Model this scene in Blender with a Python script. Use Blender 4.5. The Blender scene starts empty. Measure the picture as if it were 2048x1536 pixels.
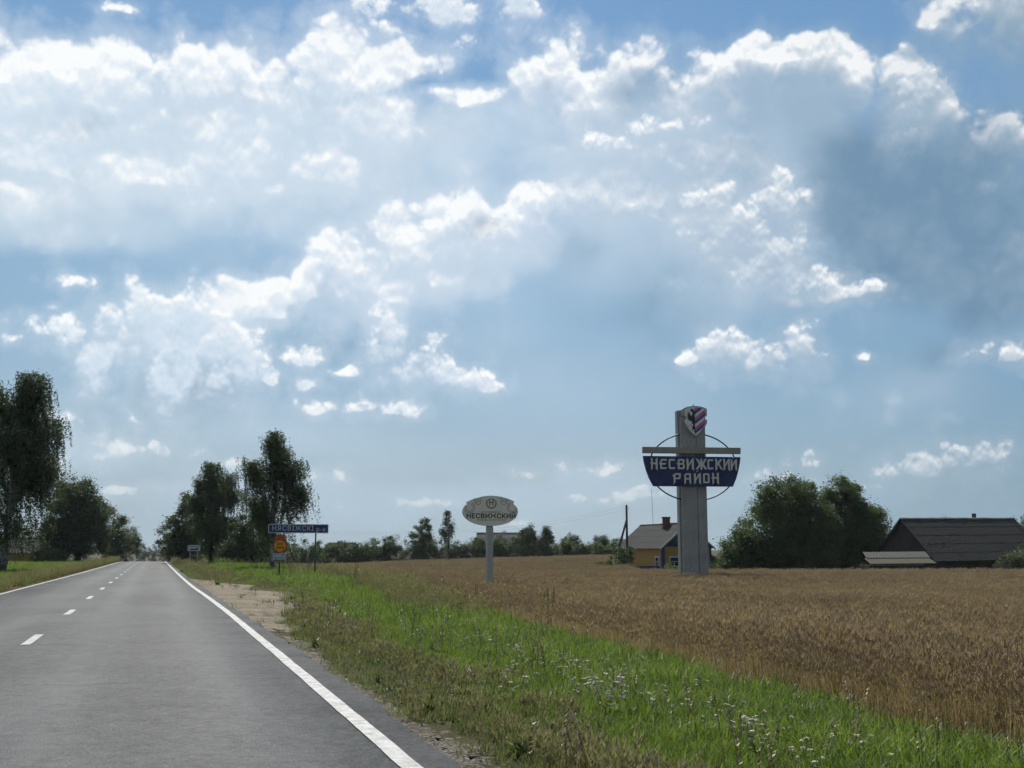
import bpy, bmesh, math, random
import numpy as np
from mathutils import Vector, Matrix, Euler, noise as mnoise
R = math.radians
rng = np.random.default_rng(7)
random.seed(7)
S = bpy.context.scene

# ------------------------------------------------------------------ camera
cam = bpy.data.cameras.new('camera')
cam.sensor_width = 36.0
cam.lens = 36.0 * 2190 / 2048
cam.clip_start = 0.1
cam.clip_end = 20000
cam_ob = bpy.data.objects.new('camera', cam)
S.collection.objects.link(cam_ob)
cam_ob.location = (0, 0, 1.5)
cam_ob.rotation_euler = (R(90 + 8.62), 0, R(-17.866))
S.camera = cam_ob

# ------------------------------------------------------------------ exposure, sun
S.view_settings.view_transform = 'Standard'
S.view_settings.look = 'None'
S.view_settings.exposure = 0.25
S.view_settings.gamma = 1.0
S.view_settings.use_curve_mapping = False
SUN_AZ, SUN_EL = 8.0, 50.0            # degrees clockwise from +Y, above the horizon
sun = bpy.data.lights.new('sun', 'SUN')
sun.energy = 4.0
sun.angle = R(0.6)
sun.color = (1.0, 0.95, 0.87)
sun_ob = bpy.data.objects.new('sun', sun)
S.collection.objects.link(sun_ob)
sun_dir = Vector((math.sin(R(SUN_AZ)) * math.cos(R(SUN_EL)), math.cos(R(SUN_AZ)) * math.cos(R(SUN_EL)), math.sin(R(SUN_EL))))
sun_ob.rotation_euler = (-sun_dir).to_track_quat('-Z', 'Y').to_euler()
# cloud layout: azimuth, elevation, half width, rise, fall (degrees), strength
BANK_CLOUDS = [
  (-3.69, 20.76, 7.3, 3.38, 4.11, 0.85), (5.34, 21.21, 9.73, 3.53, 3.97, 0.85), (10.64, 22.51, 5.07, 2.43, 2.65, 0.8), (25.38, 20.77, 8.59, 2.63, 2.01, 0.75),
  (20.78, 22.4, 4.03, 2.93, 2.67, 0.8), (-7.29, 22.08, 3.94, 2.52, 5.83, 1.0), (-5.03, 23.12, 2.52, 2.1, 4.32, 1.0), (-2.5, 23.25, 3.58, 2.73, 5.99, 1.1),
  (0.11, 23.11, 3.02, 2.78, 5.44, 1.0), (3.18, 23.31, 2.94, 2.66, 4.86, 1.0), (6.04, 23.92, 3.01, 2.52, 5.56, 1.0), (7.76, 24.52, 2.34, 2.68, 4.89, 1.0),
  (10.2, 24.31, 4.0, 1.76, 2.94, 0.9), (12.92, 24.78, 2.58, 1.28, 1.62, 0.9), (-5.69, 18.86, 5.84, 2.16, 2.83, 0.8), (-1.89, 18.84, 6.46, 2.22, 2.9, 0.8),
  (3.06, 20.05, 6.82, 2.58, 3.62, 0.85), (7.49, 19.88, 5.65, 2.3, 2.68, 0.85), (11.2, 21.55, 4.7, 1.64, 2.34, 0.8), (5.44, 18.38, 3.13, 0.99, 1.0, 0.7),
  (-7.16, 16.9, 3.59, 0.87, 0.94, 0.7), (1.88, 17.75, 2.02, 0.66, 0.66, 0.6), (13.63, 23.23, 2.2, 0.98, 1.05, 0.8), (16.1, 23.27, 2.21, 1.04, 1.05, 0.8),
  (20.24, 24.48, 2.77, 2.87, 4.97, 1.1), (22.43, 23.09, 4.76, 2.59, 4.0, 1.1), (24.9, 23.98, 3.28, 2.87, 4.62, 1.1), (26.77, 22.67, 2.88, 2.26, 2.97, 1.0),
  (28.95, 23.98, 3.03, 2.37, 4.24, 1.0), (31.29, 22.83, 4.19, 2.53, 4.24, 1.0), (20.76, 20.91, 5.11, 1.33, 1.68, 0.7), (24.03, 21.19, 4.71, 1.65, 1.67, 0.8),
  (27.26, 20.92, 3.92, 1.97, 1.66, 0.8), (30.68, 20.46, 3.48, 1.95, 2.98, 0.8), (31.61, 24.47, 2.63, 1.72, 5.49, 1.3), (33.92, 23.77, 3.76, 2.17, 8.44, 1.6),
  (36.4, 22.78, 3.65, 2.32, 9.04, 1.6), (38.62, 22.73, 2.59, 2.29, 8.27, 1.5), (39.97, 21.16, 2.06, 2.6, 8.27, 1.4), (36.93, 18.68, 6.51, 4.73, 7.53, 1.4),
  (40.51, 18.5, 2.8, 3.11, 7.36, 1.2), (41.94, 19.02, 2.44, 2.15, 4.71, 1.0), (43.55, 19.25, 2.68, 2.27, 3.4, 1.0), (43.62, 17.16, 1.77, 1.54, 1.55, 0.9),
  (42.44, 12.82, 4.46, 3.78, 2.86, 1.1), (42.6, 25.28, 3.39, 2.59, 2.67, 1.2), (44.46, 24.06, 2.68, 3.43, 2.36, 1.2), (40.78, 26.26, 2.23, 1.45, 1.48, 0.9),
  (14.65, 17.11, 2.89, 2.21, 4.15, 1.2), (11.84, 16.28, 3.22, 2.21, 3.8, 1.1), (17.22, 17.39, 2.54, 1.36, 2.76, 1.0), (19.38, 17.64, 3.26, 2.04, 2.41, 1.0),
  (22.37, 18.36, 4.69, 2.02, 2.74, 1.0), (24.79, 18.29, 2.51, 1.35, 2.04, 0.9), (8.94, 15.16, 2.46, 1.53, 2.06, 1.0), (16.68, 16.62, 2.17, 1.71, 2.77, 0.9),
  (28.48, 17.24, 3.5, 2.34, 2.71, 1.2), (30.25, 15.76, 3.79, 3.01, 3.73, 1.3), (31.98, 14.14, 3.72, 2.68, 3.05, 1.2), (34.2, 13.25, 3.64, 1.33, 1.68, 1.1),
  (36.39, 12.85, 2.58, 0.83, 0.93, 0.9), (28.01, 19.39, 3.54, 2.31, 2.69, 0.8), (31.38, 18.43, 3.44, 3.6, 4.69, 1.0), (29.88, 20.27, 4.2, 2.6, 2.66, 0.9),
  (2.6, 12.56, 2.67, 1.34, 2.02, 0.9), (4.86, 12.94, 3.06, 1.52, 2.04, 1.0), (7.15, 13.56, 2.77, 1.7, 2.74, 1.0), (9.5, 13.9, 3.17, 1.71, 3.11, 1.0),
  (11.61, 13.71, 2.13, 1.72, 2.78, 1.0), (14.0, 14.53, 2.87, 1.72, 2.08, 0.9),
]
SMALL_CLOUDS = [
  (21.16, 4.12, 4.29, 0.47, 0.47, 0.5), (24.25, 2.69, 5.77, 0.5, 0.42, 0.55), (13.09, 2.44, 5.03, 0.46, 0.39, 0.5), (7.94, 3.68, 3.42, 0.38, 0.38, 0.4),
  (-1.53, 2.79, 4.52, 0.44, 0.44, 0.55), (36.38, 2.81, 3.86, 0.44, 0.37, 0.5), (17.24, 1.41, 5.44, 0.39, 0.31, 0.45), (2.44, 4.23, 2.19, 0.45, 0.38, 0.45),
  (31.59, 3.51, 2.59, 0.45, 0.38, 0.5), (28.23, 17.88, 2.17, 1.27, 1.51, 0.9), (29.76, 16.54, 2.91, 1.69, 2.27, 0.95), (31.37, 14.68, 2.86, 2.07, 2.27, 1.0),
  (33.21, 13.36, 2.81, 1.05, 1.28, 0.9), (35.66, 12.83, 2.19, 0.67, 0.74, 0.8), (32.11, 17.39, 1.53, 2.21, 2.62, 0.7), (39.07, 22.21, 2.16, 1.89, 2.8, 0.9),
  (25.4, 21.76, 3.64, 1.1, 1.11, 0.55), (23.76, 20.96, 2.84, 0.96, 0.82, 0.6), (-3.0, 10.71, 1.75, 1.9, 4.4, 1.0), (-1.03, 11.59, 2.15, 2.03, 4.83, 1.0),
  (0.9, 11.83, 2.2, 2.05, 4.5, 1.0), (0.76, 9.45, 2.55, 3.18, 4.5, 1.0), (2.47, 9.78, 2.41, 2.83, 4.16, 1.0), (3.98, 9.34, 1.69, 2.09, 2.29, 0.9),
  (5.01, 8.61, 0.94, 0.96, 0.77, 0.8), (-1.42, 9.83, 1.07, 0.93, 1.48, 0.7), (-5.17, 10.43, 2.37, 0.9, 1.08, 0.8), (-7.16, 10.11, 0.98, 0.5, 0.5, 0.6),
  (-4.4, 12.89, 1.38, 0.51, 0.43, 0.6), (11.14, 10.85, 1.97, 1.94, 2.34, 1.0), (13.26, 9.45, 2.76, 1.56, 1.96, 1.0), (14.85, 8.82, 2.77, 1.18, 1.18, 0.9),
  (16.17, 8.43, 1.78, 0.71, 0.55, 0.8), (7.01, 9.57, 1.54, 0.85, 1.08, 0.8), (9.08, 9.19, 1.94, 0.35, 0.39, 0.6), (7.3, 8.37, 1.53, 0.85, 0.77, 0.7),
  (6.43, 7.63, 0.46, 0.85, 0.96, 0.5), (7.85, 7.15, 1.92, 0.85, 0.62, 0.85), (10.16, 7.32, 2.14, 1.01, 0.78, 0.9), (12.24, 7.1, 1.96, 0.78, 0.47, 0.8),
  (26.98, 9.88, 1.75, 0.85, 0.54, 0.8), (29.05, 10.21, 2.3, 1.61, 1.73, 1.0), (31.32, 9.74, 2.26, 1.14, 1.45, 0.95), (32.83, 10.05, 1.86, 1.7, 1.82, 1.0),
  (33.49, 11.03, 0.74, 0.94, 0.94, 0.5), (35.87, 9.55, 0.86, 0.52, 0.52, 0.7), (41.11, 9.38, 1.51, 0.65, 0.72, 0.75), (42.87, 9.09, 1.47, 1.07, 0.78, 0.8),
  (38.53, 3.99, 2.75, 1.28, 1.46, 0.7), (40.58, 4.17, 2.34, 1.26, 1.62, 0.8), (36.9, 3.78, 2.1, 0.74, 1.1, 0.6), (33.58, 4.35, 1.46, 0.53, 0.6, 0.5),
  (39.8, 6.38, 0.75, 0.44, 0.44, 0.45), (35.06, 5.07, 0.72, 0.45, 0.6, 0.4), (-4.46, 6.12, 1.18, 1.16, 1.09, 0.65), (-2.21, 4.74, 1.56, 1.03, 0.88, 0.7),
  (-0.46, 4.79, 1.06, 0.89, 0.67, 0.55), (1.45, 4.89, 1.45, 0.6, 0.45, 0.6), (0.52, 6.83, 1.26, 0.45, 0.3, 0.55), (-1.23, 6.12, 0.88, 0.93, 0.92, 0.35),
  (-4.57, 4.06, 1.01, 1.26, 1.08, 0.6), (-2.61, 7.91, 0.7, 0.59, 0.59, 0.4), (10.55, 26.82, 2.47, 1.57, 1.77, 0.7), (14.41, 27.2, 4.57, 2.08, 1.78, 0.75),
  (17.75, 27.71, 2.51, 2.08, 1.77, 0.8), (15.53, 25.92, 2.49, 1.42, 0.9, 0.6), (12.48, 26.43, 2.89, 1.58, 1.25, 0.6), (9.48, 25.94, 1.22, 0.7, 0.71, 0.5),
  (-3.03, 25.87, 1.46, 0.53, 0.4, 0.6), (39.75, 25.31, 0.9, 1.0, 0.4, 0.35), (41.83, 17.39, 0.68, 0.35, 0.35, 0.4),
]
VEIL_CLOUDS = [
  (21.21, 9.86, 13.51, 5.2, 5.22, 0.3), (6.87, 5.59, 12.47, 3.08, 3.06, 0.5), (37.54, 7.33, 8.16, 2.95, 3.44, 0.5), (13.18, 15.8, 11.12, 3.06, 4.4, 0.9),
  (1.17, 11.22, 8.04, 2.49, 3.01, 0.7), (30.04, 17.03, 6.45, 4.2, 4.8, 1.0), (17.21, 21.93, 8.18, 2.93, 3.77, 0.9), (32.47, 20.07, 4.35, 4.07, 6.44, 1.1),
  (26.16, 19.74, 8.49, 4.65, 7.63, 1.3), (23.41, 16.04, 8.76, 3.8, 5.17, 0.7), (33.06, 3.36, 7.98, 2.01, 1.5, 1.2), (21.15, 3.22, 10.79, 1.3, 1.81, 1.1),
  (9.48, 2.8, 12.56, 1.54, 2.04, 1.0), (-2.8, 4.84, 6.87, 1.46, 2.91, 0.6), (29.16, 13.78, 6.69, 4.04, 3.07, 0.8), (-1.26, 20.82, 14.49, 3.95, 7.99, 1.3),
  (10.43, 19.78, 11.91, 3.93, 5.84, 1.2), (-4.59, 16.15, 11.49, 4.69, 2.63, 1.0), (6.52, 17.33, 10.83, 5.66, 3.28, 1.0), (2.49, 21.21, 17.42, 4.24, 4.89, 0.8),
  (21.3, 19.9, 9.43, 3.71, 5.1, 0.8), (29.28, 17.82, 6.5, 4.91, 6.34, 0.7), (23.75, 3.59, 17.54, 1.81, 3.34, 0.35), (3.18, 4.25, 12.1, 2.27, 3.01, 0.3),
  (17.23, 11.96, 11.07, 3.12, 3.66, 0.35), (36.25, 4.91, 7.06, 1.24, 2.96, 0.4),
]
SHADED_CLOUDS = [
  (2.41, 8.14, 3.44, 1.89, 2.27, 0.6), (-2.49, 20.91, 2.65, 1.4, 1.65, 0.28), (3.23, 22.12, 1.8, 1.07, 1.08, 0.25), (14.65, 16.73, 1.75, 1.15, 1.28, 0.5),
  (20.52, 23.99, 1.65, 1.21, 1.47, 0.42), (25.43, 23.22, 2.03, 1.09, 1.47, 0.5), (-0.52, 20.91, 4.93, 1.41, 1.43, 0.15), (38.02, 16.39, 6.43, 5.22, 6.35, 1.7),
  (41.61, 13.86, 4.96, 6.31, 4.78, 1.6), (36.71, 19.18, 4.4, 2.84, 2.9, 1.1), (38.66, 15.11, 5.42, 6.17, 3.16, 1.0), (42.82, 11.83, 3.52, 2.83, 2.13, 1.0),
  (37.89, 9.41, 2.81, 1.35, 1.23, 0.5), (2.3, 7.75, 3.43, 2.27, 1.76, 0.4), (25.22, 12.9, 6.82, 4.1, 3.88, 0.45), (21.26, 15.57, 4.02, 1.54, 3.11, 0.3),
  (9.29, 11.32, 6.75, 1.55, 2.84, 0.3),
]
# ------------------------------------------------------------------ sky
world = bpy.data.worlds.new('World')
S.world = world
world.use_nodes = True

class NT:
    """small helper to write node trees as expressions"""
    def __init__(s, t): s.t = t
    def n(s, typ, **kw):
        nd = s.t.nodes.new(typ)
        for k, v in kw.items(): setattr(nd, k, v)
        return nd
    def put(s, sock, v):
        if v is None: return
        if isinstance(v, bpy.types.NodeSocket): s.t.links.new(v, sock)
        else: sock.default_value = v
    def m(s, op, a, b=None, c=None, clamp=False):
        nd = s.n('ShaderNodeMath', operation=op, use_clamp=clamp)
        for i, v in enumerate((a, b, c)): s.put(nd.inputs[i], v)
        return nd.outputs[0]
    def v(s, op, a, b=None, scale=None):
        nd = s.n('ShaderNodeVectorMath', operation=op)
        s.put(nd.inputs[0], a); s.put(nd.inputs[1], b)
        if scale is not None: s.put(nd.inputs['Scale'], scale)
        return nd.outputs['Value'] if op in ('LENGTH', 'DOT_PRODUCT', 'DISTANCE') else nd.outputs[0]
    def noise(s, vec, scale, detail=6, rough=.55, out=0, typ='FBM', lac=2.0, dist=0.0):
        nd = s.n('ShaderNodeTexNoise', noise_dimensions='3D', noise_type=typ)
        s.put(nd.inputs['Vector'], vec)
        for k, v in (('Scale', scale), ('Detail', detail), ('Roughness', rough), ('Lacunarity', lac), ('Distortion', dist)):
            s.put(nd.inputs[k], v)
        return nd.outputs[out]
    def vor(s, vec, scale, feature='F1', detail=0, rough=.5, out='Distance', smooth=None):
        nd = s.n('ShaderNodeTexVoronoi', voronoi_dimensions='3D', feature=feature)
        s.put(nd.inputs['Vector'], vec); s.put(nd.inputs['Scale'], scale)
        s.put(nd.inputs['Detail'], detail); s.put(nd.inputs['Roughness'], rough)
        if smooth is not None: s.put(nd.inputs['Smoothness'], smooth)
        return nd.outputs[out]
    def remap(s, v, a, b, c=0., d=1., smooth=False):
        nd = s.n('ShaderNodeMapRange', interpolation_type='SMOOTHSTEP' if smooth else 'LINEAR')
        for i, q in enumerate((v, a, b, c, d)): s.put(nd.inputs[i], q)
        return nd.outputs[0]
    def mix(s, f, a, b, blend='MIX'):
        nd = s.n('ShaderNodeMix', data_type='RGBA', blend_type=blend)
        s.put(nd.inputs[0], f)
        s.put(nd.inputs[6], a if isinstance(a, bpy.types.NodeSocket) else (*a, 1)[:4])
        s.put(nd.inputs[7], b if isinstance(b, bpy.types.NodeSocket) else (*b, 1)[:4])
        return nd.outputs[2]
    def ramp(s, f, stops, interp='LINEAR'):
        nd = s.n('ShaderNodeValToRGB'); cr = nd.color_ramp; cr.interpolation = interp
        while len(cr.elements) < len(stops): cr.elements.new(.5)
        for e, (p, c) in zip(cr.elements, stops):
            e.position = p; e.color = (*c, 1)[:4] if not isinstance(c, (int, float)) else (c, c, c, 1)
        s.put(nd.inputs[0], f)
        return nd.outputs[0]
    def sep(s, v):
        nd = s.n('ShaderNodeSeparateXYZ'); s.put(nd.inputs[0], v); return nd.outputs
    def comb(s, x, y, z=0.):
        nd = s.n('ShaderNodeCombineXYZ')
        for i, q in enumerate((x, y, z)): s.put(nd.inputs[i], q)
        return nd.outputs[0]

def sgroup(name, ins, outs):
    g = bpy.data.node_groups.new(name, 'ShaderNodeTree')
    for n_, t_ in ins: g.interface.new_socket(n_, in_out='INPUT', socket_type=t_)
    for n_, t_ in outs: g.interface.new_socket(n_, in_out='OUTPUT', socket_type=t_)
    gi = g.nodes.new('NodeGroupInput'); go = g.nodes.new('NodeGroupOutput')
    return g, NT(g), gi, go

def az_el(h, d):
    x, y, z = h.sep(d)
    az = h.m('MULTIPLY', h.m('ARCTAN2', x, y), 57.29578)
    el = h.m('MULTIPLY', h.m('ARCSINE', z), 57.29578)
    return az, el

def blob_field(h, P, blobs, smooth=.12, floor=-1.0):
    """union of soft lobes, 1 at a lobe's heart, 0 at its rim, negative outside"""
    f = None
    for a, e, rx, rt, rb, st in blobs:
        q = h.v('SUBTRACT', P, (a, e, 0))
        if abs(rt - rb) < .25 * max(rt, rb):
            q = h.v('MULTIPLY', q, (1 / rx, 2 / (rt + rb), 0))
        else:
            q = h.v('MAXIMUM', h.v('MULTIPLY', q, (1 / rx, 1 / rt, 0)), h.v('MULTIPLY', q, (1 / rx, -1 / rb, 0)))
        v = h.m('MULTIPLY_ADD', h.v('LENGTH', q), -st, st)
        f = v if f is None else (h.m('SMOOTH_MAX', f, v, smooth) if smooth else h.m('MAXIMUM', f, v))
    if f is None: return floor
    return h.m('MAXIMUM', f, floor)

W = NT(world.node_tree)
world.node_tree.nodes.clear()
tc = W.n('ShaderNodeTexCoord')
D = tc.outputs['Generated']
az, el = az_el(W, D)
P0 = W.comb(az, el)

sky = W.n('ShaderNodeTexSky', sky_type='NISHITA', sun_disc=False, sun_elevation=R(SUN_EL), sun_rotation=R(SUN_AZ))
sky.air_density = 1.0; sky.dust_density = .8; sky.ozone_density = 1.5
base = W.v('SCALE', sky.outputs[0], scale=.075)
air = W.ramp(W.remap(el, 0, 30), [(0, (.325, .415, .475)), (.1, (.330, .420, .490)), (.2, (.295, .418, .525)), (.4, (.262, .405, .550)), (.55, (.268, .415, .575)), (.93, (.198, .358, .590))])
base = W.mix(W.remap(el, 24, 60, .95, .0), base, air)
# the sky dims away from the sun's side
side = W.v('DOT_PRODUCT', D, (math.sin(R(SUN_AZ)), math.cos(R(SUN_AZ)), 0))
dim = W.ramp(W.remap(side, -1, 1), [(0, (.46, .47, .46)), (.5, (.53, .57, .59)), (.78, (.58, .66, .72)), (.91, (.70, .79, .85)), (.957, (.82, .88, .91)), (.98, (1, 1, 1))])
base = W.mix(1.0, base, dim, 'MULTIPLY')
air_low = W.mix(1.0, dim, (.33, .42, .48), 'MULTIPLY')


def wobble(seed, scale, ax, ay, det=3):
    w = W.noise(W.v('ADD', D, (seed, -seed, seed * .5)), scale, det, .5, out=1)
    return W.v('MULTIPLY', W.v('SUBTRACT', w, (.5, .5, .5)), (ax, ay, 0))

# direction a little nearer the sun, for the light that reaches a cloud through its neighbours
def toward_sun(st):
    return W.v('NORMALIZE', W.v('ADD', D, (math.sin(R(SUN_AZ)) * st * .3, 0, st)))

out_view = W.m('MAXIMUM', W.m('MAXIMUM', W.remap(az, 47, 56, 0, 1), W.remap(az, -11, -18, 0, 1)), W.remap(el, 28.5, 33, 0, 1))
generic = W.m('SUBTRACT', W.m('MULTIPLY_ADD', W.noise(D, 3.6, 2, .5), 3.4, -1.35), W.m('MULTIPLY', W.m('SUBTRACT', 1, out_view), 3.0))

def relief(seed, s1, d1, s2, d2, step, amp1, amp2, bias):
    """billow noise at the view ray and a step nearer the sun"""
    res = []
    wv = None
    for st in (0, step):
        dv = D if st == 0 else toward_sun(st)
        p = W.v('ADD', dv, (seed, seed * .37, -seed * .7))
        n1 = W.noise(p, s1, d1, .58)
        wv = W.v('SCALE', W.noise(p, s1 * 3, 2, .5, out=1), scale=.35 / s2)
        n2 = W.vor(W.v('ADD', p, wv), s2, 'F1', d2, .55)
        res.append(W.m('ADD', W.m('MULTIPLY', W.m('SUBTRACT', n1, .5), amp1), W.m('MULTIPLY_ADD', W.m('SUBTRACT', .45, n2), amp2, bias)))
    return res

nb = relief(3.1, 12, 9, 24, 3, .008, 2.2, 1.05, .22)
ns = relief(9.7, 24, 8, 42, 3, .0045, 2.5, 1.05, .2)
wb = wobble(3.1, 13, 4.6, 3.0)
ws = wobble(9.7, 20, 2.6, 1.6)
Pb, Ps = W.v('ADD', P0, wb), W.v('ADD', P0, ws)
wv = wobble(1.3, 6, 11, 6, 5)
Pv = W.v('ADD', P0, wv)
nveil = W.m('MULTIPLY', W.m('SUBTRACT', W.noise(D, 10, 7, .62), .5), .6)

bright = W.ramp(W.remap(az, -8, 44), [(0, (.805, .825, .835)), (.6, (.80, .82, .835)), (1, (.76, .78, .80))])
bright = W.mix(W.remap(side, .86, .5), bright, W.mix(1.0, bright, W.ramp(W.remap(side, -1, 1), [(0, .42), (.5, .55), (.8, .75), (1, 1)]), 'MULTIPLY'))
shade = W.ramp(W.remap(az, -8, 44), [(0, (.50, .61, .72)), (.5, (.42, .53, .66)), (.72, (.30, .41, .53)), (1, (.22, .33, .44))])
shade = W.mix(W.remap(side, .86, .5), shade, W.mix(1.0, shade, W.ramp(W.remap(side, -1, 1), [(0, .55), (.5, .65), (.8, .8), (1, 1)]), 'MULTIPLY'))
veil_col = W.ramp(W.remap(az, -8, 44), [(0, (.45, .56, .66)), (.5, (.42, .54, .66)), (1, (.28, .39, .50))])

def layer(h, col, P, n, blobs, gen, up, gain, k_body, k_rel, soft, soft_low, skirt, smooth, bright, shade):
    f0 = h.m('MINIMUM', h.m('MULTIPLY', blob_field(h, P, blobs, smooth), gain), 1.1)
    f1 = h.m('MULTIPLY', blob_field(h, h.v('ADD', P, (0, up, 0)), blobs, 0), gain)
    if gen is not None:
        f0 = h.m('MAXIMUM', f0, gen); f1 = h.m('MAXIMUM', f1, gen)
    d0 = h.m('ADD', f0, n[0])
    d1 = h.m('ADD', f1, n[1])
    body = h.m('MULTIPLY', h.m('MAXIMUM', h.m('MULTIPLY_ADD', f1, .75, h.m('MULTIPLY', d1, .25)), 0), k_body)
    rel = h.m('MULTIPLY', h.m('SUBTRACT', n[1], n[0]), k_rel)
    lit = h.m('EXPONENT', h.m('MULTIPLY', h.m('MAXIMUM', h.m('ADD', h.m('ADD', body, rel), .08), 0), -1))
    # thin bright air round the cloud
    halo = h.remap(d0, -.95, .3, 0, skirt, smooth=True)
    col = h.mix(halo, col, h.mix(h.remap(k_body, .9, 2.2, .5, .04), shade, bright))
    # crisp tops, undersides that dissolve
    under = h.remap(h.m('SUBTRACT', h.m('MINIMUM', f1, 1.1), f0), -.25, .55, 0, 1, smooth=True)
    a = h.remap(d0, h.m('MULTIPLY', under, .12), h.m('MULTIPLY_ADD', under, soft_low, soft), 0, 1, smooth=True)
    return h.mix(a, col, h.mix(lit, shade, bright))

def pick(blobs, x0, x1, reach, warp):
    t = x0 * 1e-5      # keeps the lobes of neighbouring sectors from being merged into one computation
    return [(b[0] + t, *b[1:]) for b in blobs if b[0] + b[2] * reach + warp > x0 and b[0] - b[2] * reach - warp < x1]

SHARED = [('Bank', Pb), ('Small', Ps), ('Soft', Pv), ('B0', nb[0]), ('B1', nb[1]), ('S0', ns[0]), ('S1', ns[1]), ('NV', nveil), ('Gen', generic),
          ('Base', base), ('Bright', bright), ('Shade', shade), ('VeilCol', veil_col), ('Thick', W.remap(az, 14, 34, 1.0, 2.3)), ('Air', W.remap(el, 0, 9, .75, 0, smooth=True)), ('AirCol', air_low)]

def sky_colour(x0, x1):
    """the sky of one sector as a node group, with only the clouds that reach into it"""
    kind = {'VECTOR': 'NodeSocketVector', 'VALUE': 'NodeSocketFloat', 'RGBA': 'NodeSocketColor'}
    g, h, gi, go = sgroup('sky_sector', [(n_, kind[q.type]) for n_, q in SHARED], [('Color', 'NodeSocketColor')])
    i = {n_: gi.outputs[k] for k, (n_, q) in enumerate(SHARED)}
    col = i['Base']
    if x0 is None: vb = db = bb = sb = []
    else:
        vb = pick(VEIL_CLOUDS, x0, x1, 1.0, 6); db = pick(SHADED_CLOUDS, x0, x1, 1.0, 6)
        bb = pick(BANK_CLOUDS, x0, x1, 1.7, 2.2); sb = pick(SMALL_CLOUDS, x0, x1, 1.8, 1.2)
    if vb: col = h.mix(h.remap(h.m('ADD', blob_field(h, i['Soft'], vb, 0, 0), i['NV']), .05, .7, 0, .92, smooth=True), col, i['VeilCol'])
    if vb: # lumps and streaks inside the veil
        lump = h.m('MULTIPLY', h.remap(h.m('ADD', i['B0'], i['NV']), -.1, 1.1, 0, .75, smooth=True), h.remap(blob_field(h, i['Soft'], vb, 0, 0), .15, .7))
        col = h.mix(lump, col, i['Bright'])
    col = layer(h, col, i['Bank'], (i['B0'], i['B1']), bb, i['Gen'], 1.6, 1.7, i['Thick'], 1.9, .5, 1.6, .42, .12, i['Bright'], i['Shade'])
    if db: # shaded bellies, mottled and dissolving at their edges
        tone = h.mix(h.remap(h.m('ADD', i['NV'], h.m('MULTIPLY', i['B0'], .35)), -.25, .55), (.140, .240, .35), (.27, .375, .48))
        col = h.mix(h.remap(h.m('ADD', blob_field(h, i['Soft'], db, 0, 0), h.m('MULTIPLY', i['NV'], 1.3)), .0, .95, 0, .93, smooth=True), col, tone)
    if sb: col = layer(h, col, i['Small'], (i['S0'], i['S1']), sb, None, .6, 1.7, 1.25, 1.25, .62, 1.3, .25, .1, i['Bright'], i['Shade'])
    h.put(go.inputs[0], h.mix(i['Air'], col, i['AirCol']))   # air light near the horizon
    nd = W.n('ShaderNodeGroup', node_tree=g)
    for k, (n_, q) in enumerate(SHARED): W.put(nd.inputs[k], q)
    return nd.outputs[0]

def background(c):
    bg = W.n('ShaderNodeBackground'); W.put(bg.inputs[0], c); bg.inputs[1].default_value = 1.0
    return bg.outputs[0]
def choose(f, a, b):
    ms = W.n('ShaderNodeMixShader'); W.put(ms.inputs[0], f); W.t.links.new(a, ms.inputs[1]); W.t.links.new(b, ms.inputs[2])
    return ms.outputs[0]

edges = [-20, 4, 11, 18, 26, 34, 58]
sh = background(sky_colour(edges[0], edges[1]))
for x0, x1 in zip(edges[1:], edges[2:]):
    sh = choose(W.m('GREATER_THAN', az, x0), sh, background(sky_colour(x0, x1)))
inside = W.m('MULTIPLY', W.m('MULTIPLY', W.m('GREATER_THAN', az, edges[0]), W.m('LESS_THAN', az, edges[-1])), W.m('LESS_THAN', el, 34))
sh = choose(inside, background(sky_colour(None, None)), sh)
wo = W.n('ShaderNodeOutputWorld')
W.t.links.new(sh, wo.inputs[0])
world.cycles.sampling_method = 'MANUAL'
world.cycles.sample_map_resolution = 256
# ------------------------------------------------------------------ helpers
COL = S.collection
def link(o, parent=None):
    COL.objects.link(o)
    if parent is not None: o.parent = parent
    return o
def tag(o, label=None, cat=None, group=None, kind=None):
    for k, v in (('label', label), ('category', cat), ('group', group), ('kind', kind)):
        if v: o[k] = v
    return o
def empty(name, loc=(0, 0, 0), rz=0.0, label=None, cat=None, group=None):
    o = bpy.data.objects.new(name, None)
    o.location = loc; o.rotation_euler = (0, 0, rz); o.empty_display_size = .3
    link(o); return tag(o, label, cat, group)

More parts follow.
